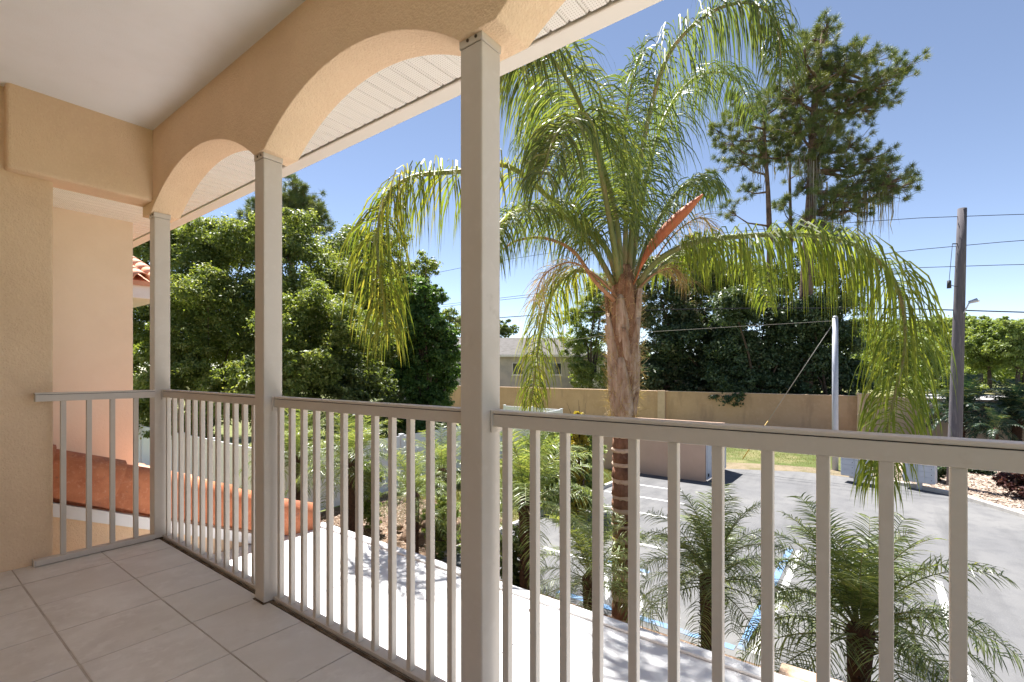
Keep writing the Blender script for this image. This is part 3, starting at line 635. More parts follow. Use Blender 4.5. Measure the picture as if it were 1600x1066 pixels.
for i, (bl, d_, sd_, lab, mt_) in enumerate([
    ([(255,600,55),(300,610,58),(345,640,50),(230,660,50),(300,680,50)], 18.9, 21, 'vine draped shrub mass behind the far railing section', 'vine'),
    ([(420,600,60),(465,600,62),(400,640,55),(450,660,58),(480,540,45)], 18.0, 22, 'vine draped shrub mass right of the second post', 'vine'),
    ([(520,600,60),(565,610,55),(600,640,45),(545,665,55),(600,690,40)], 18.8, 23, 'vine draped shrub mass under the yellow hanging frond', 'oak_dark')]):
    tree('vine_shrub', lab, 'shrub', bl, d_, mt_, seed=sd_, group='vine covered shrubs behind the fence', trunk=.08, dens=300, clump=.26, leaf=.15)
for i, (bl, d_, sd_, lab) in enumerate([
    ([(235,520,46),(280,490,46),(325,470,48),(370,505,46),(300,540,50),(385,545,42)], 20.3, 24, 'sunlit vine mass climbing the left oak'),
    ([(430,455,42),(465,470,46),(500,500,46),(440,520,48),(480,545,44)], 19.6, 25, 'sunlit vine mass climbing the oak right of the second post'),
    ([(540,505,44),(575,530,44),(605,560,40),(545,560,48),(590,590,40)], 20.4, 26, 'vine mass behind the tip of the yellow frond')]):
    tree('vine_shrub', lab, 'shrub', bl, d_, 'vine', seed=sd_, group='vine covered shrubs behind the fence', trunk=.07, dens=230, clump=.34, leaf=.13, spread=.6)
tree('small_tree', 'small tree left of the bungalow roof, beside the nearest post', 'tree', [(712,510,26),(716,545,22)], 62, 'oak', seed=31, dens=240, trunk=.15)
tree('small_tree', 'small dark tree top above the bungalow ridge', 'tree', [(790,518,18),(775,530,18)], 70, 'oak_dark', seed=32, dens=240, trunk=.15)
# trees beyond the tan wall
WT = 'trees beyond the tan wall'
tree('feathery_tree', 'feathery light green tree left of the palm trunk', 'tree', [(908,505,32),(930,480,30),(900,545,32),(935,540,34),(935,595,30),(945,450,24),(910,590,22)], 46, 'pale', seed=33, group=WT, dens=420, aspect=.3)
tree('bushy_tree', 'bushy tree with pale dry leaves right of the palm trunk', 'tree', [(1025,440,40),(1070,425,40),(1100,455,45),(1040,500,48),(1090,520,48),(1025,560,42),(1100,575,42),(1060,610,36),(1020,620,30),(1110,625,30)], 39, 'drybush', seed=34, group=WT, dens=442)
tree('dark_tree', 'dark glossy tree spilling over the tan wall', 'tree', [(1150,490,50),(1195,500,48),(1150,555,52),(1205,570,48),(1125,595,30),(1230,530,42),(1140,615,14),(1222,622,14),(1180,605,34),(1235,600,36),(1150,625,30),(1215,640,30)], 33.3, 'darkbush', seed=35, group=WT, dens=510)
tree('dark_tree', 'dark tree behind the plain grey pole', 'tree', [(1270,505,46),(1310,540,42),(1262,570,46),(1322,590,30),(1290,600,36),(1255,625,34),(1310,640,30),(1335,610,26)], 33, 'darkbush', seed=36, group=WT, dens=510)
tree('dark_tree', 'mid green tree between palm trunk and pine trunks', 'tree', [(1130,440,42),(1170,440,36),(1090,400,30)], 42, 'oak_dark', seed=37, group=WT, dens=374)
tree('dark_tree', 'vine wrapped tree around the feet of the pines', 'tree', [(1265,415,30),(1290,450,36),(1240,445,32),(1322,425,28),(1205,445,26),(1280,375,24),(1320,470,34)], 36.5, 'oak_dark', seed=39, group=WT, dens=200, clump=.4)
tree('dark_tree', 'dense dark hedge tree low behind the middle of the tan wall', 'tree', [(1045,585,40),(1010,600,34),(1085,600,40),(1130,590,40),(1170,560,44),(1215,600,36),(1255,590,38),(1060,540,38),(1120,540,40)], 38.5, 'darkbush', seed=44, group=WT, dens=420, clump=.4)
tree('green_tree', 'light tree behind the hanging frond on the right', 'tree', [(1375,545,40),(1420,550,42),(1345,570,30),(1450,565,30),(1400,590,30),(1440,595,24),(1360,600,24),(1480,590,22)], 62, 'pale', seed=38, group=WT, dens=200)
for i, (bl, d_) in enumerate([([(1455,535,28),(1480,525,28),(1470,560,28),(1440,560,26)], 105), ([(1520,522,28),(1550,530,32),(1530,555,30),(1500,550,28),(1560,560,24)], 118), ([(1585,532,30),(1610,545,32),(1570,558,26),(1600,565,24)], 125), ([(1560,520,22),(1640,540,34),(1600,520,14)], 150)]):
    tree('far_tree', ['far pale tree left of the utility pole', 'far pale tree just right of the utility pole', 'far pale tree at the right edge', 'farthest tree showing above the others at the right edge'][i], 'tree', bl, d_, 'pale', seed=50+i, group='far trees across the road', dens=420, trunk=.45, leaf=.7, aspect=.55)
for i, (px_, d_) in enumerate([(1345, 75), (1400, 82), (1455, 88), (1545, 92), (1590, 86), (1640, 90)]):
    tree('street_tree', ['pale street tree behind the grey pole', 'pale street tree behind the curtain of the right frond', 'pale street tree close left of the utility pole', 'pale street tree close right of the utility pole', 'pale street tree by the right edge', 'pale street tree mostly outside the right edge'][i], 'tree',
         [(px_, 535, 30), (px_-22, 550, 26), (px_+24, 548, 27), (px_, 565, 26), (px_-12, 520, 20), (px_+14, 515, 18)] + ([(px_, 590, 20), (px_+20, 595, 18)] if i < 3 else []), d_, 'pale', seed=70+i, group='street trees beyond the pale wall', dens=330, trunk=.35, leaf=.5, aspect=.5)
rng = np.random.default_rng(90); N = 60000
pxs = rng.uniform(640, 1900, N); dd_ = rng.uniform(150, 175, N); hh = 5.5 + 2.2*np.sin(pxs/37.0) + 1.5*np.sin(pxs/13.0+1) + rng.normal(0, .4, N)
zz_ = GROUND + rng.uniform(0, 1, N) ** .8 * (hh + 3); rr_ = (pxs - CXP) / FPX
Pw = np.column_stack([(SS + CC*rr_)*dd_, (CC - SS*rr_)*dd_, zz_])
V = leaves(Pw, rng.normal(0, .3, (N, 3)), 1.3, .8, rng)
tag(link('far_woods', quads_mesh('far_woods', V, 'pale', rng.uniform(0, 1, N))), 'far low belt of woods along the horizon', 'woods', kind='stuff')
tree('hedge_shrub', 'low shrub behind the pale wall left of the utility pole', 'shrub', [(1440,606,14),(1462,603,14),(1420,602,14)], 38, 'vine', seed=57, dens=200, trunk=.05)
tree('hedge_shrub', 'low shrub behind the pale wall right of the utility pole', 'shrub', [(1512,612,12),(1530,610,13)], 36, 'oak', seed=58, dens=200, trunk=.05)

# pines
def pine(label, trunk_px, blobs_px, d, seed, r0, sway, moss=(), tufts=11):
    rng = np.random.default_rng(seed)
    base = W(trunk_px[0][0], 580, d); base.z = GROUND
    o = empty('pine_tree', base, label, 'tree', 'pine trees beyond the tan wall')
    pts = [base - Vector((0, 0, .3))] + [W(x, y, d) for x, y in trunk_px]
    k = len(pts); b = MB().mat('pinebark').tube(pts, [r0 * (1 - .8 * i / (k-1)) for i in range(k)], 10)
    tv_ = pts; P, D, T = [], [], []
    for x, y, r in blobs_px:
        rr = r * d / FPX; c = W(x, y, d + rng.normal(0, 1) * sway)
        # branch from the nearest lower trunk point
        cand = [p for p in [tv_[i].lerp(tv_[i+1], q) for i in range(len(tv_)-1) for q in (0, .33, .66)] if p.z < c.z - .1] or [tv_[1]]
        st = min(cand, key=lambda p: (p - c).length + abs((c.z - p.z) - .6) * .4)
        mid = st.lerp(c, .55) + Vector((0, 0, -.12 * (c - st).length))
        b.tube([st, mid, c], [r0*.28, r0*.17, r0*.08], 6, cap=False)
        nt_ = int(tufts * 3.2 * (r/30.0) ** 2) + 6
        for i in range(nt_):
            v = rng.normal(0, .62, 3); v[2] *= .75; tp = c + Vector(v) * rr
            tw = c.lerp(tp, .5) + Vector((0, 0, -.1*rr)); b.tube([mid.lerp(c, .6), tw, tp], [r0*.06, r0*.04, .012], 4, cap=False)
            nd = 105; dr = unit(rng.normal(0, 1, (nd, 3)) + np.array([v[0]*.5, v[1]*.5, .55]))
            P.append(np.tile(np.array(tp), (nd, 1)) + rng.normal(0, .07, (nd, 3))); D.append(dr); T.append(np.clip(rng.uniform(0, 1) * .5 + rng.uniform(0, .5, nd), 0, 1))
    at(b.build('trunk', fix=False), o)
    P, D, T = map(np.concatenate, (P, D, T)); N = len(P); L = (rng.uniform(.16, .38, N) * d / 33)[:, None]
    s_ = unit(np.cross(D, rng.normal(0, 1, (N, 3)))) * .013 * d / 33
    V = np.stack([P - s_*.8, P + s_*.8, P + D*L + s_*.35, P + D*L - s_*.35], 1)
    at(link('crown', quads_mesh('crown', V, 'needle', T)), o)
    if moss:
        Q, TT = [], []
        for x, y, l_, n_ in moss:
            for i in range(n_):
                p = np.array(W(x + rng.normal(0, 9), y + rng.normal(0, 6), d + rng.normal(0, .5))); ln = l_ * d / FPX * rng.uniform(.4, 1.2); w = rng.uniform(.02, .07); dx = unit(rng.normal(0, 1, 3) * np.array([1, 1, 0])) * w
                prev = p
                for s in range(4):
                    q_ = p + np.array([rng.normal(0, .05), rng.normal(0, .05), -ln * (s+1)/4]); f0 = 1 - s*.2; f1 = 1 - (s+1)*.22
                    Q.append([prev - dx*f0, prev + dx*f0, q_ + dx*f1, q_ - dx*f1]); TT.append(rng.uniform(0, 1)); prev = q_
        at(tag(link('hanging_moss', quads_mesh('hanging_moss', np.array(Q), 'moss', np.array(TT))), 'grey moss hanging from the branches', kind='stuff'), o)
    return o
pine('tallest pine right of the queen palm, hung with grey moss', [(1258, 500), (1262, 400), (1268, 300), (1270, 200), (1276, 120), (1286, 50)],
     [(1294,42,18),(1272,62,30),(1255,88,28),(1345,84,22),(1362,95,20),(1398,112,22),(1412,106,12),(1378,130,26),(1322,105,26),(1290,105,30),(1258,120,32),(1242,150,34),(1285,140,30),(1322,160,34),(1362,165,28),(1345,140,28),(1310,182,28),(1268,190,32),(1250,205,26),(1288,220,30),(1335,225,22),(1362,246,20),(1372,262,26),(1403,280,26),(1428,285,10),(1320,255,30),(1276,246,26),(1345,285,30),(1305,310,26),(1380,300,22),(1260,290,22),(1340,325,22),(1280,345,26),(1300,370,22)],
     33.5, 61, .52, .8, moss=[(1325,285,70,22),(1345,300,80,22),(1372,300,75,22),(1390,295,60,16),(1272,250,110,30),(1285,300,90,24),(1300,320,70,18),(1240,250,40,10)])
pine('shorter pine between palm crown and tallest pine', [(1202, 500), (1203, 380), (1200, 300), (1195, 220), (1192, 165)],
     [(1155,182,26),(1192,168,28),(1222,182,26),(1138,222,24),(1178,218,30),(1210,215,28),(1155,252,26),(1192,248,22),(1165,298,14),(1148,152,10),(1228,150,24),(1140,330,12),(1232,240,22),(1120,205,10)], 35.5, 62, .30, .7, moss=[(1178,255,40,10),(1200,250,45,10),(1225,250,40,8)], tufts=10)
pine('slim pine with bare lower trunk behind the others', [(1236, 500), (1236, 380), (1234, 280), (1236, 200)], [(1238,205,22),(1222,235,18),(1250,262,18),(1222,320,14),(1250,355,18),(1215,375,16)], 38, 63, .22, .6, tufts=9)
pine('distant pine rising above the oaks at left', [(455, 500), (456, 400), (457, 330), (460, 300)], [(462,298,18),(445,312,22),(475,318,22),(430,325,20),(492,335,20),(405,322,18),(455,345,28),(490,355,22),(415,350,24),(395,345,18)], 36, 64, .35, .5, tufts=20)

# ------------------------------------------------------------------ palms
def catmull(P, n):
    P = [Vector(p) for p in P]; P = [P[0]*2 - P[1]] + P + [P[-1]*2 - P[-2]]; out = []
    m = len(P) - 3
    for i in range(n+1):
        u = i / n * m; k = min(int(u), m-1); t = u - k; a, b_, c, d = P[k:k+4]
        out.append(((b_*2) + (c-a)*t + (a*2 - b_*5 + c*4 - d)*t*t + (b_*3 - a - c*3 + d)*t*t*t) * .5)
    return out
def leaflets(curve, n, t0, Lfun, Wd, g, rng, spread=(-.5, .7), fwd=.35, segs=5, tone=(.0, .7), twist=.6):
    """ribbons on both sides of a rachis; g = how hard they hang."""
    K_ = len(curve) - 1; Q, T = [], []
    for i in range(n):
        t = t0 + (1 - t0) * (i + rng.uniform(0, .8)) / n; u = t * K_; k = min(int(u), K_-1)
        p = curve[k].lerp(curve[k+1], u - k); tg = (curve[k+1] - curve[k]).normalized()
        S = tg.cross(Vector((0, 0, 1)))
        if S.length < .25: S = S + Vector((rng.normal(0, .3), rng.normal(0, .3), 0))
        S.normalize(); Un = S.cross(tg).normalized()
        for sgn in (-1, 1):
            e = rng.uniform(*spread); D = (S * sgn * math.cos(e) + Un * math.sin(e) + tg * (fwd + rng.normal(0, .12))).normalized()
            L = Lfun(t) * rng.uniform(.8, 1.12); st = L / segs; q = Vector(p)
            tw = Vector(rng.normal(0, twist, 3)); to = float(np.clip(tone[0] + (tone[1]-tone[0]) * rng.uniform(0, 1), 0, 1)); prev = None
            gg = g * rng.uniform(.7, 1.3)
            for s in range(segs + 1):
                x = s / segs; w = Wd * (.55 + .9*x if x < .4 else max(.04, .91 * (1 - (x-.4)/.6) ** .8)) * .5
                wv = (tg * 1.0 + tw); wv = (wv - D * wv.dot(D)); wv = wv.normalized() * w if wv.length > 1e-6 else S * w
                cur = (q - wv, q + wv)
                if prev is not None: Q.append([prev[0], prev[1], cur[1], cur[0]]); T.append(to)
                prev = cur; q = q + D * st; D = (D + Vector((0, 0, -gg / segs))).normalized()
    return np.array([[list(v) for v in f] for f in Q]), np.array(T)

BX, BY = 7.03, 3.13
qp = empty('queen_palm', (BX, BY, GROUND), 'tall feathery queen palm with drooping fronds in the middle', 'palm tree')
QB = Vector((BX, BY, 0))
def zy(py, d=7.5): return EYE + (HORIZON - py) / FPX * d
# ringed lower trunk
rngp = np.random.default_rng(5)
z = GROUND - .2; i = 0
def lathe(b, prof, cx, cy, n=20, jit=0, rng=None):
    vs = []
    for z_, r in prof:
        for j in range(n): a = 2*math.pi*j/n; rr = r * (1 + (rng.normal(0, jit) if jit else 0)); vs.append((cx + math.cos(a)*rr, cy + math.sin(a)*rr, z_))
    k = len(prof); fs = [(i*n+j, i*n+(j+1) % n, (i+1)*n+(j+1) % n, (i+1)*n+j) for i in range(k-1) for j in range(n)] + [tuple(reversed(range(n))), tuple((k-1)*n + j for j in range(n))]
    return b.add(vs, fs, True)
zt = zy(652)
while z < zt:
    h = rngp.uniform(.19, .26) if z > -1.6 else rngp.uniform(.3, .45); r = .185 - .012 * (z + 2.8) / 3
    ox, oy = rngp.normal(0, .006, 2); q1 = h * .74
    at(lathe(MB().mat('trunk_ring'), [(z, r*.95), (z + .02, r*1.03), (z + q1*.5, r*.985), (z + q1, r*.90)], BX+ox, BY+oy, 22, .035, rngp).build('trunk_segment', fix=False), qp)
    at(lathe(MB().mat('trunk_band'), [(z + q1 - .015, r*.86), (z + q1 + .005, r*.97), (z + h*.9, r*1.03), (z + h, r*.93), (z + h + .01, r*.85)], BX-ox, BY-oy, 22, .045, rngp).build('leaf_scar_ring', fix=False), qp)
    z += h
zc = zy(440)
core = lathe(MB().mat('fibre'), [(zt - .05, .155), (zt + .4, .19), (zt + 1.0, .225), (zy(520), .235), (zy(480), .22), (zc, .17), (zc + .25, .10)], BX, BY, 18, .03, rngp).build('crown_shaft', fix=False); at(core, qp)
# pale split leaf bases (boots)
def boot(z0, ang, h, w, lean, mt='boot', th=.02, tw=0):
    b = MB().mat(mt); n = 9; m = 5; vs = []
    c, s = math.cos(ang), math.sin(ang)
    for i in range(n):
        t = i/(n-1); ww = w * (1.0 - .72 * t ** 1.5) * (1 if i else .85); r = .172 + lean * t ** 1.2 + .02*math.sin(t*3)
        if t < .5: r += .03 * t
        for j in range(m):
            v = (j/(m-1) - .5) * 2; a = v * ww / .2 + tw * t * 2; 
            rr = r + .02 * (1 - v*v)
            x = math.cos(a*.5) * rr; y = math.sin(a*.5) * rr
            vs.append((BX + x*c - y*s, BY + x*s + y*c, z0 + h*t))
    k = len(vs)
    for i in range(n):
        for j in range(m):
            x, y, zz = vs[i*m+j]; vs.append((BX + (x-BX)*(1 - th/.2), BY + (y-BY)*(1 - th/.2), zz))
    fs = []
    for i in range(n-1):
        for j in range(m-1): a0 = i*m+j; fs += [(a0, a0+1, a0+m+1, a0+m), (k+a0, k+a0+m, k+a0+m+1, k+a0+1)]
        fs += [(i*m, (i+1)*m, k+(i+1)*m, k+i*m), (i*m+m-1, k+i*m+m-1, k+(i+1)*m+m-1, (i+1)*m+m-1)]
    fs += [tuple(range(m)) + tuple(k + j for j in reversed(range(m))), tuple((n-1)*m + j for j in reversed(range(m))) + tuple(k + (n-1)*m + j for j in range(m))]
    return at(b.add(vs, fs, True).build('leaf_boot'), qp)
toc = math.atan2(-BY, -BX)     # towards the camera
for i, (py, da, h, w, ln) in enumerate([(655, .15, .95, .30, .05), (650, -1.25, 1.0, .30, .06), (648, 1.5, 1.05, .28, .07), (640, 2.7, 1.0, .28, .07), (640, -2.5, 1.0, .28, .07),
        (600, .75, 1.0, .26, .09), (596, -.75, 1.05, .26, .09), (590, 2.1, 1.0, .26, .09), (590, -2.0, 1.0, .26, .09), (560, .05, .95, .24, .10), (545, 1.3, .9, .22, .12), (545, -1.4, .9, .22, .12), (540, 3.1, .9, .24, .10), (520, .55, .8, .2, .13), (515, -.5, .8, .2, .13), (628, -.45, .7, .16, .05), (622, 1.0, .75, .16, .06), (575, .35, .6, .14, .10), (578, -1.1, .7, .16, .10)]):
    boot(zy(py), toc + da, h, w, ln, 'boot' if i < 11 or i > 14 else 'fibre', tw=rngp.choice([-1, 1]) * rngp.uniform(.25, .5))
# ragged fibre strands on the shaft
Q, T = [], []
for i in range(1900):
    a = rngp.uniform(0, 6.283); zz = rngp.uniform(zy(655), zy(425)); r = .19 + rngp.uniform(-.01, .06) * (1 + (zz - zy(655)) / 2); p = np.array([BX + math.cos(a)*r, BY + math.sin(a)*r, zz])
    d_ = unit(np.array([math.cos(a)*.5, math.sin(a)*.5, rngp.normal(0, .8)]) + rngp.normal(0, .4, 3)); L = rngp.uniform(.04, .20); s_ = unit(np.cross(d_, rngp.normal(0, 1, 3))) * .004
    Q.append([p - s_, p + s_, p + d_*L + s_*.3, p + d_*L - s_*.3]); T.append(rngp.uniform(0, 1))
at(tag(link('fibre_strands', quads_mesh('fibre_strands', np.array(Q), 'dryspray', np.array(T))), kind='stuff'), qp)
# fronds: control points as (px, py, depth)
QF = [  # path, leaflet length, gravity, material, tone range
 ([(965,440,7.4),(945,385,7.3),(895,345,7.0),(800,262,6.5),(720,268,6.1),(640,278,5.75),(600,318,5.55),(590,395,5.5),(600,470,5.5),(607,520,5.5)], .74, 2.6, 'queen_y', (.0, .85), 150),
 ([(970,440,7.4),(965,355,7.3),(941,256,6.8),(905,160,6.2),(865,95,5.6),(825,75,5.2),(795,105,4.9)], .85, 2.3, 'queen', (.1, .95), 150),
 ([(982,440,7.5),(990,330,7.5),(1010,200,7.4),(1045,85,7.2),(1110,20,7.0),(1175,5,6.8),(1212,40,6.7),(1222,110,6.6)], .78, 2.3, 'queen', (.0, .8), 150),
 ([(975,440,7.5),(978,330,7.5),(975,230,7.5),(985,140,7.5),(1005,70,7.5)], .62, .9, 'queen', (.0, .7), 110),
 ([(990,440,7.5),(1020,360,7.6),(1060,300,7.8),(1095,280,8.0),(1125,300,8.2)], .55, 2.0, 'queen', (.1, .9), 90),
 ([(995,445,7.4),(1030,405,7.2),(1090,378,6.9),(1180,368,6.5),(1270,368,6.2),(1350,390,5.9),(1400,445,5.8),(1415,530,5.8),(1400,610,5.8),(1382,690,5.8),(1370,745,5.8)], .80, 2.8, 'queen_y', (.0, .6), 190),
 ([(960,445,7.4),(925,385,7.3),(880,338,6.6),(830,325,5.9),(785,345,5.3),(755,400,5.0)], .60, 2.4, 'queen', (.2, .9), 100),
 ([(960,455,7.6),(920,425,7.9),(885,430,8.2),(858,470,8.4),(843,530,8.5),(835,590,8.5),(830,632,8.5)], .62, 2.2, 'queen_y', (.0, .9), 120),
 ([(985,440,7.7),(1005,300,8.0),(1040,180,8.4),(1090,120,8.8),(1145,120,9.1),(1180,180,9.3)], .75, 2.2, 'queen', (.0, .7), 120),
 ([(972,440,7.7),(955,320,8.0),(925,210,8.4),(880,150,8.7),(840,160,9.0),(815,230,9.2)], .75, 2.2, 'queen', (.0, .7), 120),
 ([(968,440,7.3),(950,330,6.8),(930,230,6.2),(905,190,5.6),(870,210,5.1),(845,280,4.8)], .75, 2.4, 'queen', (.1, .9), 120),
 ([(998,450,7.6),(1040,410,7.9),(1080,385,8.2),(1130,380,8.6),(1180,420,8.9),(1200,480,9.1)], .55, 2.2, 'queen_y', (.0, .6), 90),
]
for k, (path, LL, gv, mt_, tn, n_) in enumerate(QF):
    rng = np.random.default_rng(100 + k)
    cv = catmull([W(*p) for p in path], 44)
    m = len(cv)
    fr = MB().mat('petiole').tube(cv, [.042 * (1 - i/(m-1)) ** .8 + .005 for i in range(m)], 7).build('frond', fix=False); at(fr, qp)
    Q, T = leaflets(cv, int(n_ * 1.8), .16, lambda t: 1.68 * LL * (.55 + 1.1 * t if t < .4 else (1.0 - .62 * ((t - .4)/.6) ** 1.5)), .021, gv * 1.9, rng, tone=tn)
    lo = link('leaflets', quads_mesh('leaflets', Q, mt_, T)); lo.parent = fr; tag(lo, kind='stuff')
    
# dry arching stalk, orange spathe, dead spray
cv = catmull([W(960,470,7.25), W(930,440,7.1), W(895,392,6.95), W(850,372,6.85), W(808,376,6.8), W(786,390,6.8)], 24)
at(MB().mat('petiole_dry').tube(cv, [.035 - .0009*i for i in range(25)], 8).build('dry_stalk', fix=False, label='brown dry stalk arching to the left'), qp)
cv = catmull([W(990,445,7.3), W(1012,395,7.25), W(1045,355,7.2), W(1076,325,7.15), W(1098,304,7.1)], 20)
b = MB().mat('spathe'); vs = []; n = 9
vdir = (Vector((0, 0, EYE)) - cv[10]).normalized()
for i, p in enumerate(cv):
    t = i/20; tg = (cv[min(i+1, 20)] - cv[max(i-1, 0)]).normalized(); w = .022 + .115 * math.sin(math.pi * min(1, max(0, (t-.12)/.88)) ** .85) if t > .12 else .022
    u = (vdir.cross(tg)).normalized(); nn = tg.cross(u).normalized()
    for j in range(n): a = math.pi * (j/(n-1)) ; vs.append(p + u * math.cos(a) * w * .62 + nn * math.sin(a) * w * .75)
for i in range(21):
    for j in range(n): 
        p = cv[i]; q = vs[i*n+j]; vs.append(p + (q-p)*.86)
kk = 21*n; fs = []
for i in range(20):
    for j in range(n-1): a0 = i*n+j; fs += [(a0, a0+1, a0+n+1, a0+n), (kk+a0, kk+a0+n, kk+a0+n+1, kk+a0+1)]
    fs += [(i*n, (i+1)*n, kk+(i+1)*n, kk+i*n), (i*n+n-1, kk+i*n+n-1, kk+(i+1)*n+n-1, (i+1)*n+n-1)]
at(b.add(vs, fs, True).build('spathe', label='orange brown canoe shaped woody spathe'), qp)
def spray(path, n, L, label, seed):
    rng = np.random.default_rng(seed); cv = catmull([W(*p) for p in path], 20); o = at(MB().mat('petiole_dry').tube(cv, [.018 - .0006*i for i in range(21)], 6).build('flower_stalk', fix=False), qp)
    Q, T = leaflets(cv, n, .35, lambda t: L, .010, 1.6, rng, spread=(-1.2, 1.0), fwd=.9, segs=5, tone=(0, 1), twist=1)
    s_ = link('flower_spray', quads_mesh('flower_spray', Q, 'dryspray', T), o); tag(s_, label, kind='stuff')
spray([(965,465,7.3),(930,430,7.0),(890,410,6.8),(850,430,6.7),(835,470,6.6)], 70, .42, 'dry flower strands left of the crown', 7)
spray([(990,460,7.4),(1020,430,7.3),(1050,420,7.2),(1075,440,7.2)], 60, .36, 'dry flower strands right of the crown', 8)
spray([(998,445,7.8),(1050,370,8.0),(1095,340,8.2),(1115,365,8.3)], 60, .45, 'tan dry strands behind the orange spathe', 9)
# bromeliad tuft clinging to the trunk
rng = np.random.default_rng(77); tp = Vector((BX, BY, zy(842)))
Q, T = [], []
for i in range(70):
    a = rng.uniform(0, 6.283); p = np.array([BX + math.cos(a)*.17, BY + math.sin(a)*.17, tp.z + rng.normal(0, .05)]); d_ = unit(np.array([math.cos(a), math.sin(a), rng.uniform(.2, 1.0)])); L = rng.uniform(.2, .38)
    s_ = unit(np.cross(d_, [0, 0, 1])) * .012; q1 = p + d_*L*.5; q2 = q1 + (d_ + np.array([0, 0, -.9])) * L*.45
    Q += [[p - s_, p + s_, q1 + s_, q1 - s_], [q1 - s_, q1 + s_, q2 + s_*.15, q2 - s_*.15]]; T += [rng.uniform(.3, 1)]*2
o = link('air_plant', quads_mesh('air_plant', np.array(Q), 'pygmy', np.array(T))); tag(o, 'tuft of strap leaves growing round the palm trunk', 'plant')

# pygmy date palms: four frond shapes shared between all
def pyg_meshes(mt, seed, L=1.25, lw=.0125, ll=.36, n=46):
    out = []
    for v, (el, dr) in enumerate([(1.45, .95), (1.18, 1.5), (.88, 1.85), (.45, 1.8), (0, 1.4)]):
        rng = np.random.default_rng(seed + v); p = Vector((0, 0, 0)); e = el; cv = [p.copy()]
        for i in range(16): cv.append(cv[-1] + Vector((math.cos(e), rng.normal(0, .01), math.sin(e))) * L / 16); e -= dr / 16 * (.4 + 1.2*i/16)
        b = MB().mat('petiole').tube(cv, [.010 - .0005*i for i in range(17)], 5); 
        Q, T = leaflets(cv, n, .14, lambda t: ll * (.5 + 1.2*t if t < .4 else 1 - .55*((t-.4)/.6)**1.4), lw, .7 + .3*v, rng, spread=(-.15, .5), fwd=.55, segs=3, tone=(0, .85 if v > 1 else 1.0), twist=.3)
        lm = quads_mesh('leaflets', Q, mt, T); out.append((b.mesh('frond'), lm))
    return out
PYG = pyg_meshes('pygmy', 200); SAGO = pyg_meshes('sago', 300, 1.5, .04, .42, 34)
def pygmy(x, y, zc, scale, label, seed, n=32, meshes=PYG, lean=(0, 0), group='small date palms in the planting bed', name='date_palm', tr=.115, cat='palm'):
    rng = random.Random(seed); o = empty(name, (x, y, GROUND), label, cat, group); h = zc - GROUND; r_ = np.random.default_rng(seed)
    b = MB().mat('pygtrunk'); base = Vector((-lean[0], -lean[1], -.1)); topv = Vector((0, 0, h))
    b.tube([base, base.lerp(topv, .5) + Vector((.03, .02, 0)), topv, topv + Vector((0, 0, .1))], [tr*1.1, tr, tr*1.25, tr*.7], 10)
    for i in range(int(h * 90)):           # leaf-base stubs
        t = rng.uniform(.1, 1.0); a = rng.uniform(0, 6.283); c = base.lerp(topv, t); d_ = Vector((math.cos(a), math.sin(a), .8)).normalized(); L = rng.uniform(.03, .06) * (1 + t*.5)
        b.tube([c + Vector((math.cos(a), math.sin(a), 0))*tr*.85, c + Vector((math.cos(a), math.sin(a), 0))*tr*.95 + d_*L], [.016, .006], 4)
    b.build('trunk', o, fix=False)
    for i in range(n):
        k = min(4, int(i / n * 5)); a = i * 2.39996 + rng.uniform(-.25, .25); s = scale * rng.uniform(.85, 1.12)
        fm, lm = meshes[k]
        f = link('frond', fm, o, (math.cos(a)*.04, math.sin(a)*.04, h + .05 - .03*k), (rng.uniform(-.15, .15), rng.uniform(-.12, .12), a), (s, s, s))
        tag(link('leaflets', lm, f), kind='stuff')
    return o
def pp(px, py, d): v = W(px, py, d); return v.x, v.y, v.z
x, y, z_ = pp(1112, 905, 6.0); pygmy(x, y, z_, .88, 'small date palm in front of the asphalt, mid railing', 1, n=42)
x, y, z_ = pp(1345, 985, 5.5); pygmy(x, y, z_, 1.12, 'largest small date palm, lower right behind the balusters', 2, n=48)
x, y, z_ = pp(822, 785, 8.6); pygmy(x, y, z_, 1.25, 'sunlit date palm just right of the nearest post', 3, n=38)
x, y, z_ = pp(548, 722, 11.2); pygmy(x, y, z_, 1.15, 'tall date palm in the middle railing section, before the fence', 4, n=34)
x, y, z_ = pp(462, 718, 12.2); pygmy(x, y, z_, 1.15, 'date palm close to the second post, before the fence', 5, n=34)
x, y, z_ = pp(645, 775, 10.2); pygmy(x, y, z_, .80, 'low bright date palm beside the heap of earth', 6, n=26)
x, y, z_ = pp(925, 905, 6.9); pygmy(x, y, z_, .85, 'low date palm at the foot of the queen palm', 7, n=28)
x, y, z_ = pp(690, 738, 12.2); pygmy(x, y, z_, 1.0, 'date palm half hidden behind the nearest post', 9, n=26)
x, y, z_ = pp(1502, 648, 23.5); pygmy(x, y, z_, 1.35, 'dark palm behind the utility pole', 11, n=40, meshes=SAGO, group='dark palms by the pale wall', name='dark_palm', tr=.16)
x, y, z_ = pp(1590, 655, 23.0); pygmy(x, y, z_, 1.3, 'dark palm at the right edge before the pale wall', 12, n=40, meshes=SAGO, group='dark palms by the pale wall', name='dark_palm', tr=.16)
x, y, z_ = pp(1556, 672, 21.5); pygmy(x, y, z_, .75, 'small young palm between the two dark palms', 13, n=12, meshes=SAGO, group='dark palms by the pale wall', name='dark_palm', tr=.08)
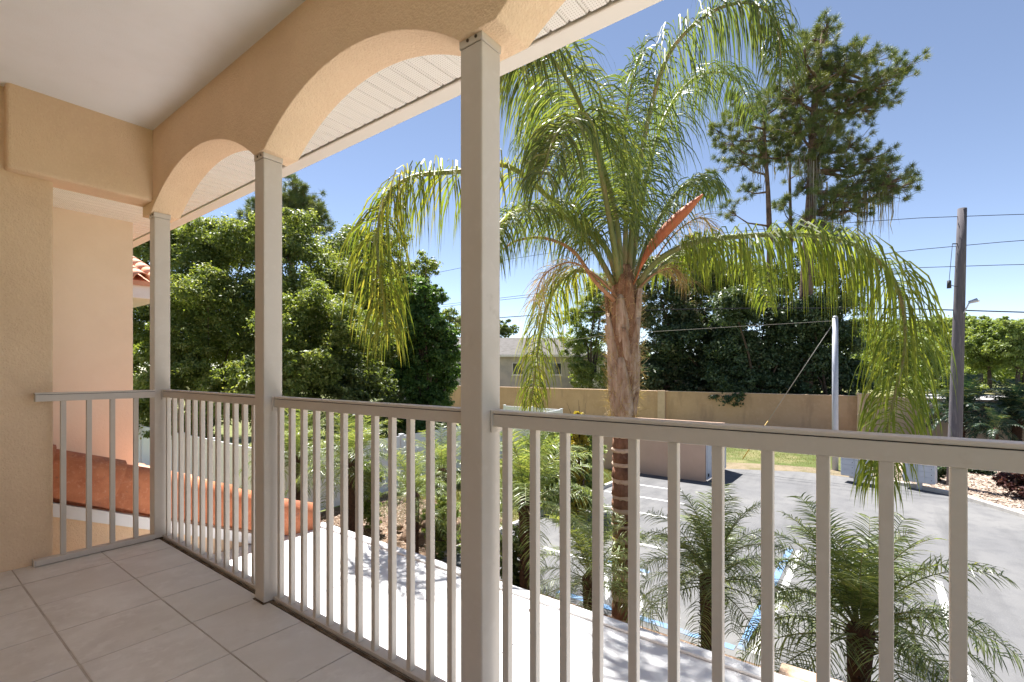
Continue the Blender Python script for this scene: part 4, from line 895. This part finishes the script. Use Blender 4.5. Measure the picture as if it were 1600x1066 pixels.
# shrubs
def bush(px, py, r, d, mt, label, seed, leaf=.09, dens=900, name='shrub', group=None, cat='shrub'):
    gy = HORIZON + (EYE - GROUND) * FPX / d; bl = [(px, py, r), (px + r*.7, py + r*.3, r*.7), (px - r*.7, py + r*.25, r*.7), (px, py + r*.6, r*.9)]; q = py + r*1.4
    while q < gy: bl += [(px - r*.35, q, r*.8), (px + r*.4, q + r*.3, r*.75)]; q += r*.9
    return tree(name, label, cat, bl, d, mt, dens=dens*.3, leaf=leaf, seed=seed, trunk=.04, group=group)
SG = 'low shrubs in the planting bed'
bush(570, 740, 22, 12.2, 'pale', 'light shrub against the white fence', 403, group=SG)
bush(690, 800, 24, 10.4, 'vine', 'round shrub right of the heap of earth', 404, group=SG)
bush(905, 705, 34, 13.5, 'pale', 'yellow green bush left of the queen palm trunk', 405, leaf=.12)
bush(860, 690, 30, 14.5, 'pale', 'yellow green bush behind the sunlit date palm', 406, leaf=.12)
bush(905, 655, 12, 13.0, 'yellow_leaf', 'small yellow leaved twig cluster above the handrail beside the trunk', 407, leaf=.08, dens=260)
bush(800, 850, 22, 8.8, 'oak_dark', 'dark low shrub at the foot of the sunlit date palm', 408, group=SG)
bush(1465, 735, 14, 17.5, 'darkbush', 'dark low shrub between mailbox and utility pole', 409, leaf=.13)
bush(1595, 752, 26, 15.5, 'redshrub', 'dark reddish shrub at the right edge', 410, leaf=.13)
bush(1530, 735, 16, 19, 'darkbush', 'dark low shrub right of the utility pole', 411, leaf=.13)
# heap of earth with clods
he = empty('earth_heap', tuple(onz(668, 838, GROUND)), 'heap of brown earth clods beside the low palm', 'earth heap')
rr = random.Random(4); hm = MB().mat('rock')
def clod(b, c, r, rnd_):
    vs = []; fs = []; n, m = 7, 5
    for i in range(m):
        t = math.pi * (i + .5) / m
        for j in range(n): a = 2*math.pi*j/n; q = r * rnd_.uniform(.75, 1.2); vs.append((c[0] + math.sin(t)*math.cos(a)*q, c[1] + math.sin(t)*math.sin(a)*q, c[2] + math.cos(t)*q*.8))
    fs = [(i*n+j, (i+1)*n+j, (i+1)*n+(j+1) % n, i*n+(j+1) % n) for i in range(m-1) for j in range(n)] + [tuple(range(n)), tuple((m-1)*n + j for j in reversed(range(n)))]
    b.add(vs, fs, True)
clod(hm, (0, 0, 0), .65, rr); hm.build('mound', he, fix=True)
for i in range(26):
    c_ = MB().mat('rock'); a = rr.uniform(0, 6.28); q = rr.uniform(.2, .85); clod(c_, (math.cos(a)*q, math.sin(a)*q, max(.04, .52*(1-q)+.03)), rr.uniform(.06, .15), rr); c_.build('clod', he)
# mulch chips, grass, leaf litter: uncountable
def scatter(name, label, cat, pts, mt, L, Wd, seed, up=2.0, z=GROUND+.02):
    rng = np.random.default_rng(seed); N = len(pts); P = np.column_stack([pts, np.full(N, z) + rng.uniform(0, .02, N)])
    V = leaves(P, np.zeros((N, 3)), L, Wd, rng, up); V[:, :, 2] = np.maximum(V[:, :, 2], GROUND + .013)
    return tag(link(name, quads_mesh(name, V, mt, rng.uniform(0, 1, N))), label, cat, kind='stuff')
rng = np.random.default_rng(9)
def inpoly(n, x0, x1, y0, y1, f): p = np.column_stack([rng.uniform(x0, x1, n), rng.uniform(y0, y1, n)]); return p[f(p)]
kx = lambda y: np.interp(y, [-9, -6.6, -5.2, -3.9, -3.2, -1.97, -.55, .8], [9.6, 9.6, 14, 17.6, 19, 20.9, 21.8, 22.15])
scatter('mulch', 'loose pale mulch covering the gravel bed', 'mulch', inpoly(26000, 14, 33, -8, .8, lambda p: p[:, 0] > kx(p[:, 1]) + .15), 'mulch_chip', .13, .07, 1)
scatter('bed_mulch', 'loose brown mulch in the planting bed', 'mulch', inpoly(24000, 3, 10, -2, 12.2, lambda p: (p[:, 0] < 7.2) | (p[:, 1] > 8)), 'mulch_chip', .07, .03, 2)
def blades(name, label, P2, h, mt, seed):
    rng = np.random.default_rng(seed); N = len(P2); P = np.column_stack([P2, np.full(N, GROUND + .01)])
    d_ = np.column_stack([rng.normal(0, .35, (N, 2)), np.ones(N)]); s_ = unit(np.column_stack([rng.normal(0, 1, (N, 2)), np.zeros(N)])) * .008 * h / .08
    H_ = (h * rng.uniform(.5, 1.3, N))[:, None]; V = np.stack([P - s_, P + s_, P + d_*H_ + s_*.2, P + d_*H_ - s_*.2], 1)
    return tag(link(name, quads_mesh(name, V, mt, rng.uniform(0, 1, N))), label, 'grass', kind='stuff')
blades('verge_grass', 'short dry grass on the verge behind the parking stripes', inpoly(30000, 7.5, 17.9, 7.55, 12.3, lambda p: (p[:, 0] > 10.3) | (p[:, 1] < 7.9)), .09, 'grass_blade', 3)
blades('lawn_grass', 'short patchy grass in front of the tan wall', inpoly(15000, 21.2, 34, 1.2, 9, lambda p: p[:, 0] > 24 + rng.normal(0, .8, len(p))), .06, 'grass_blade', 4)
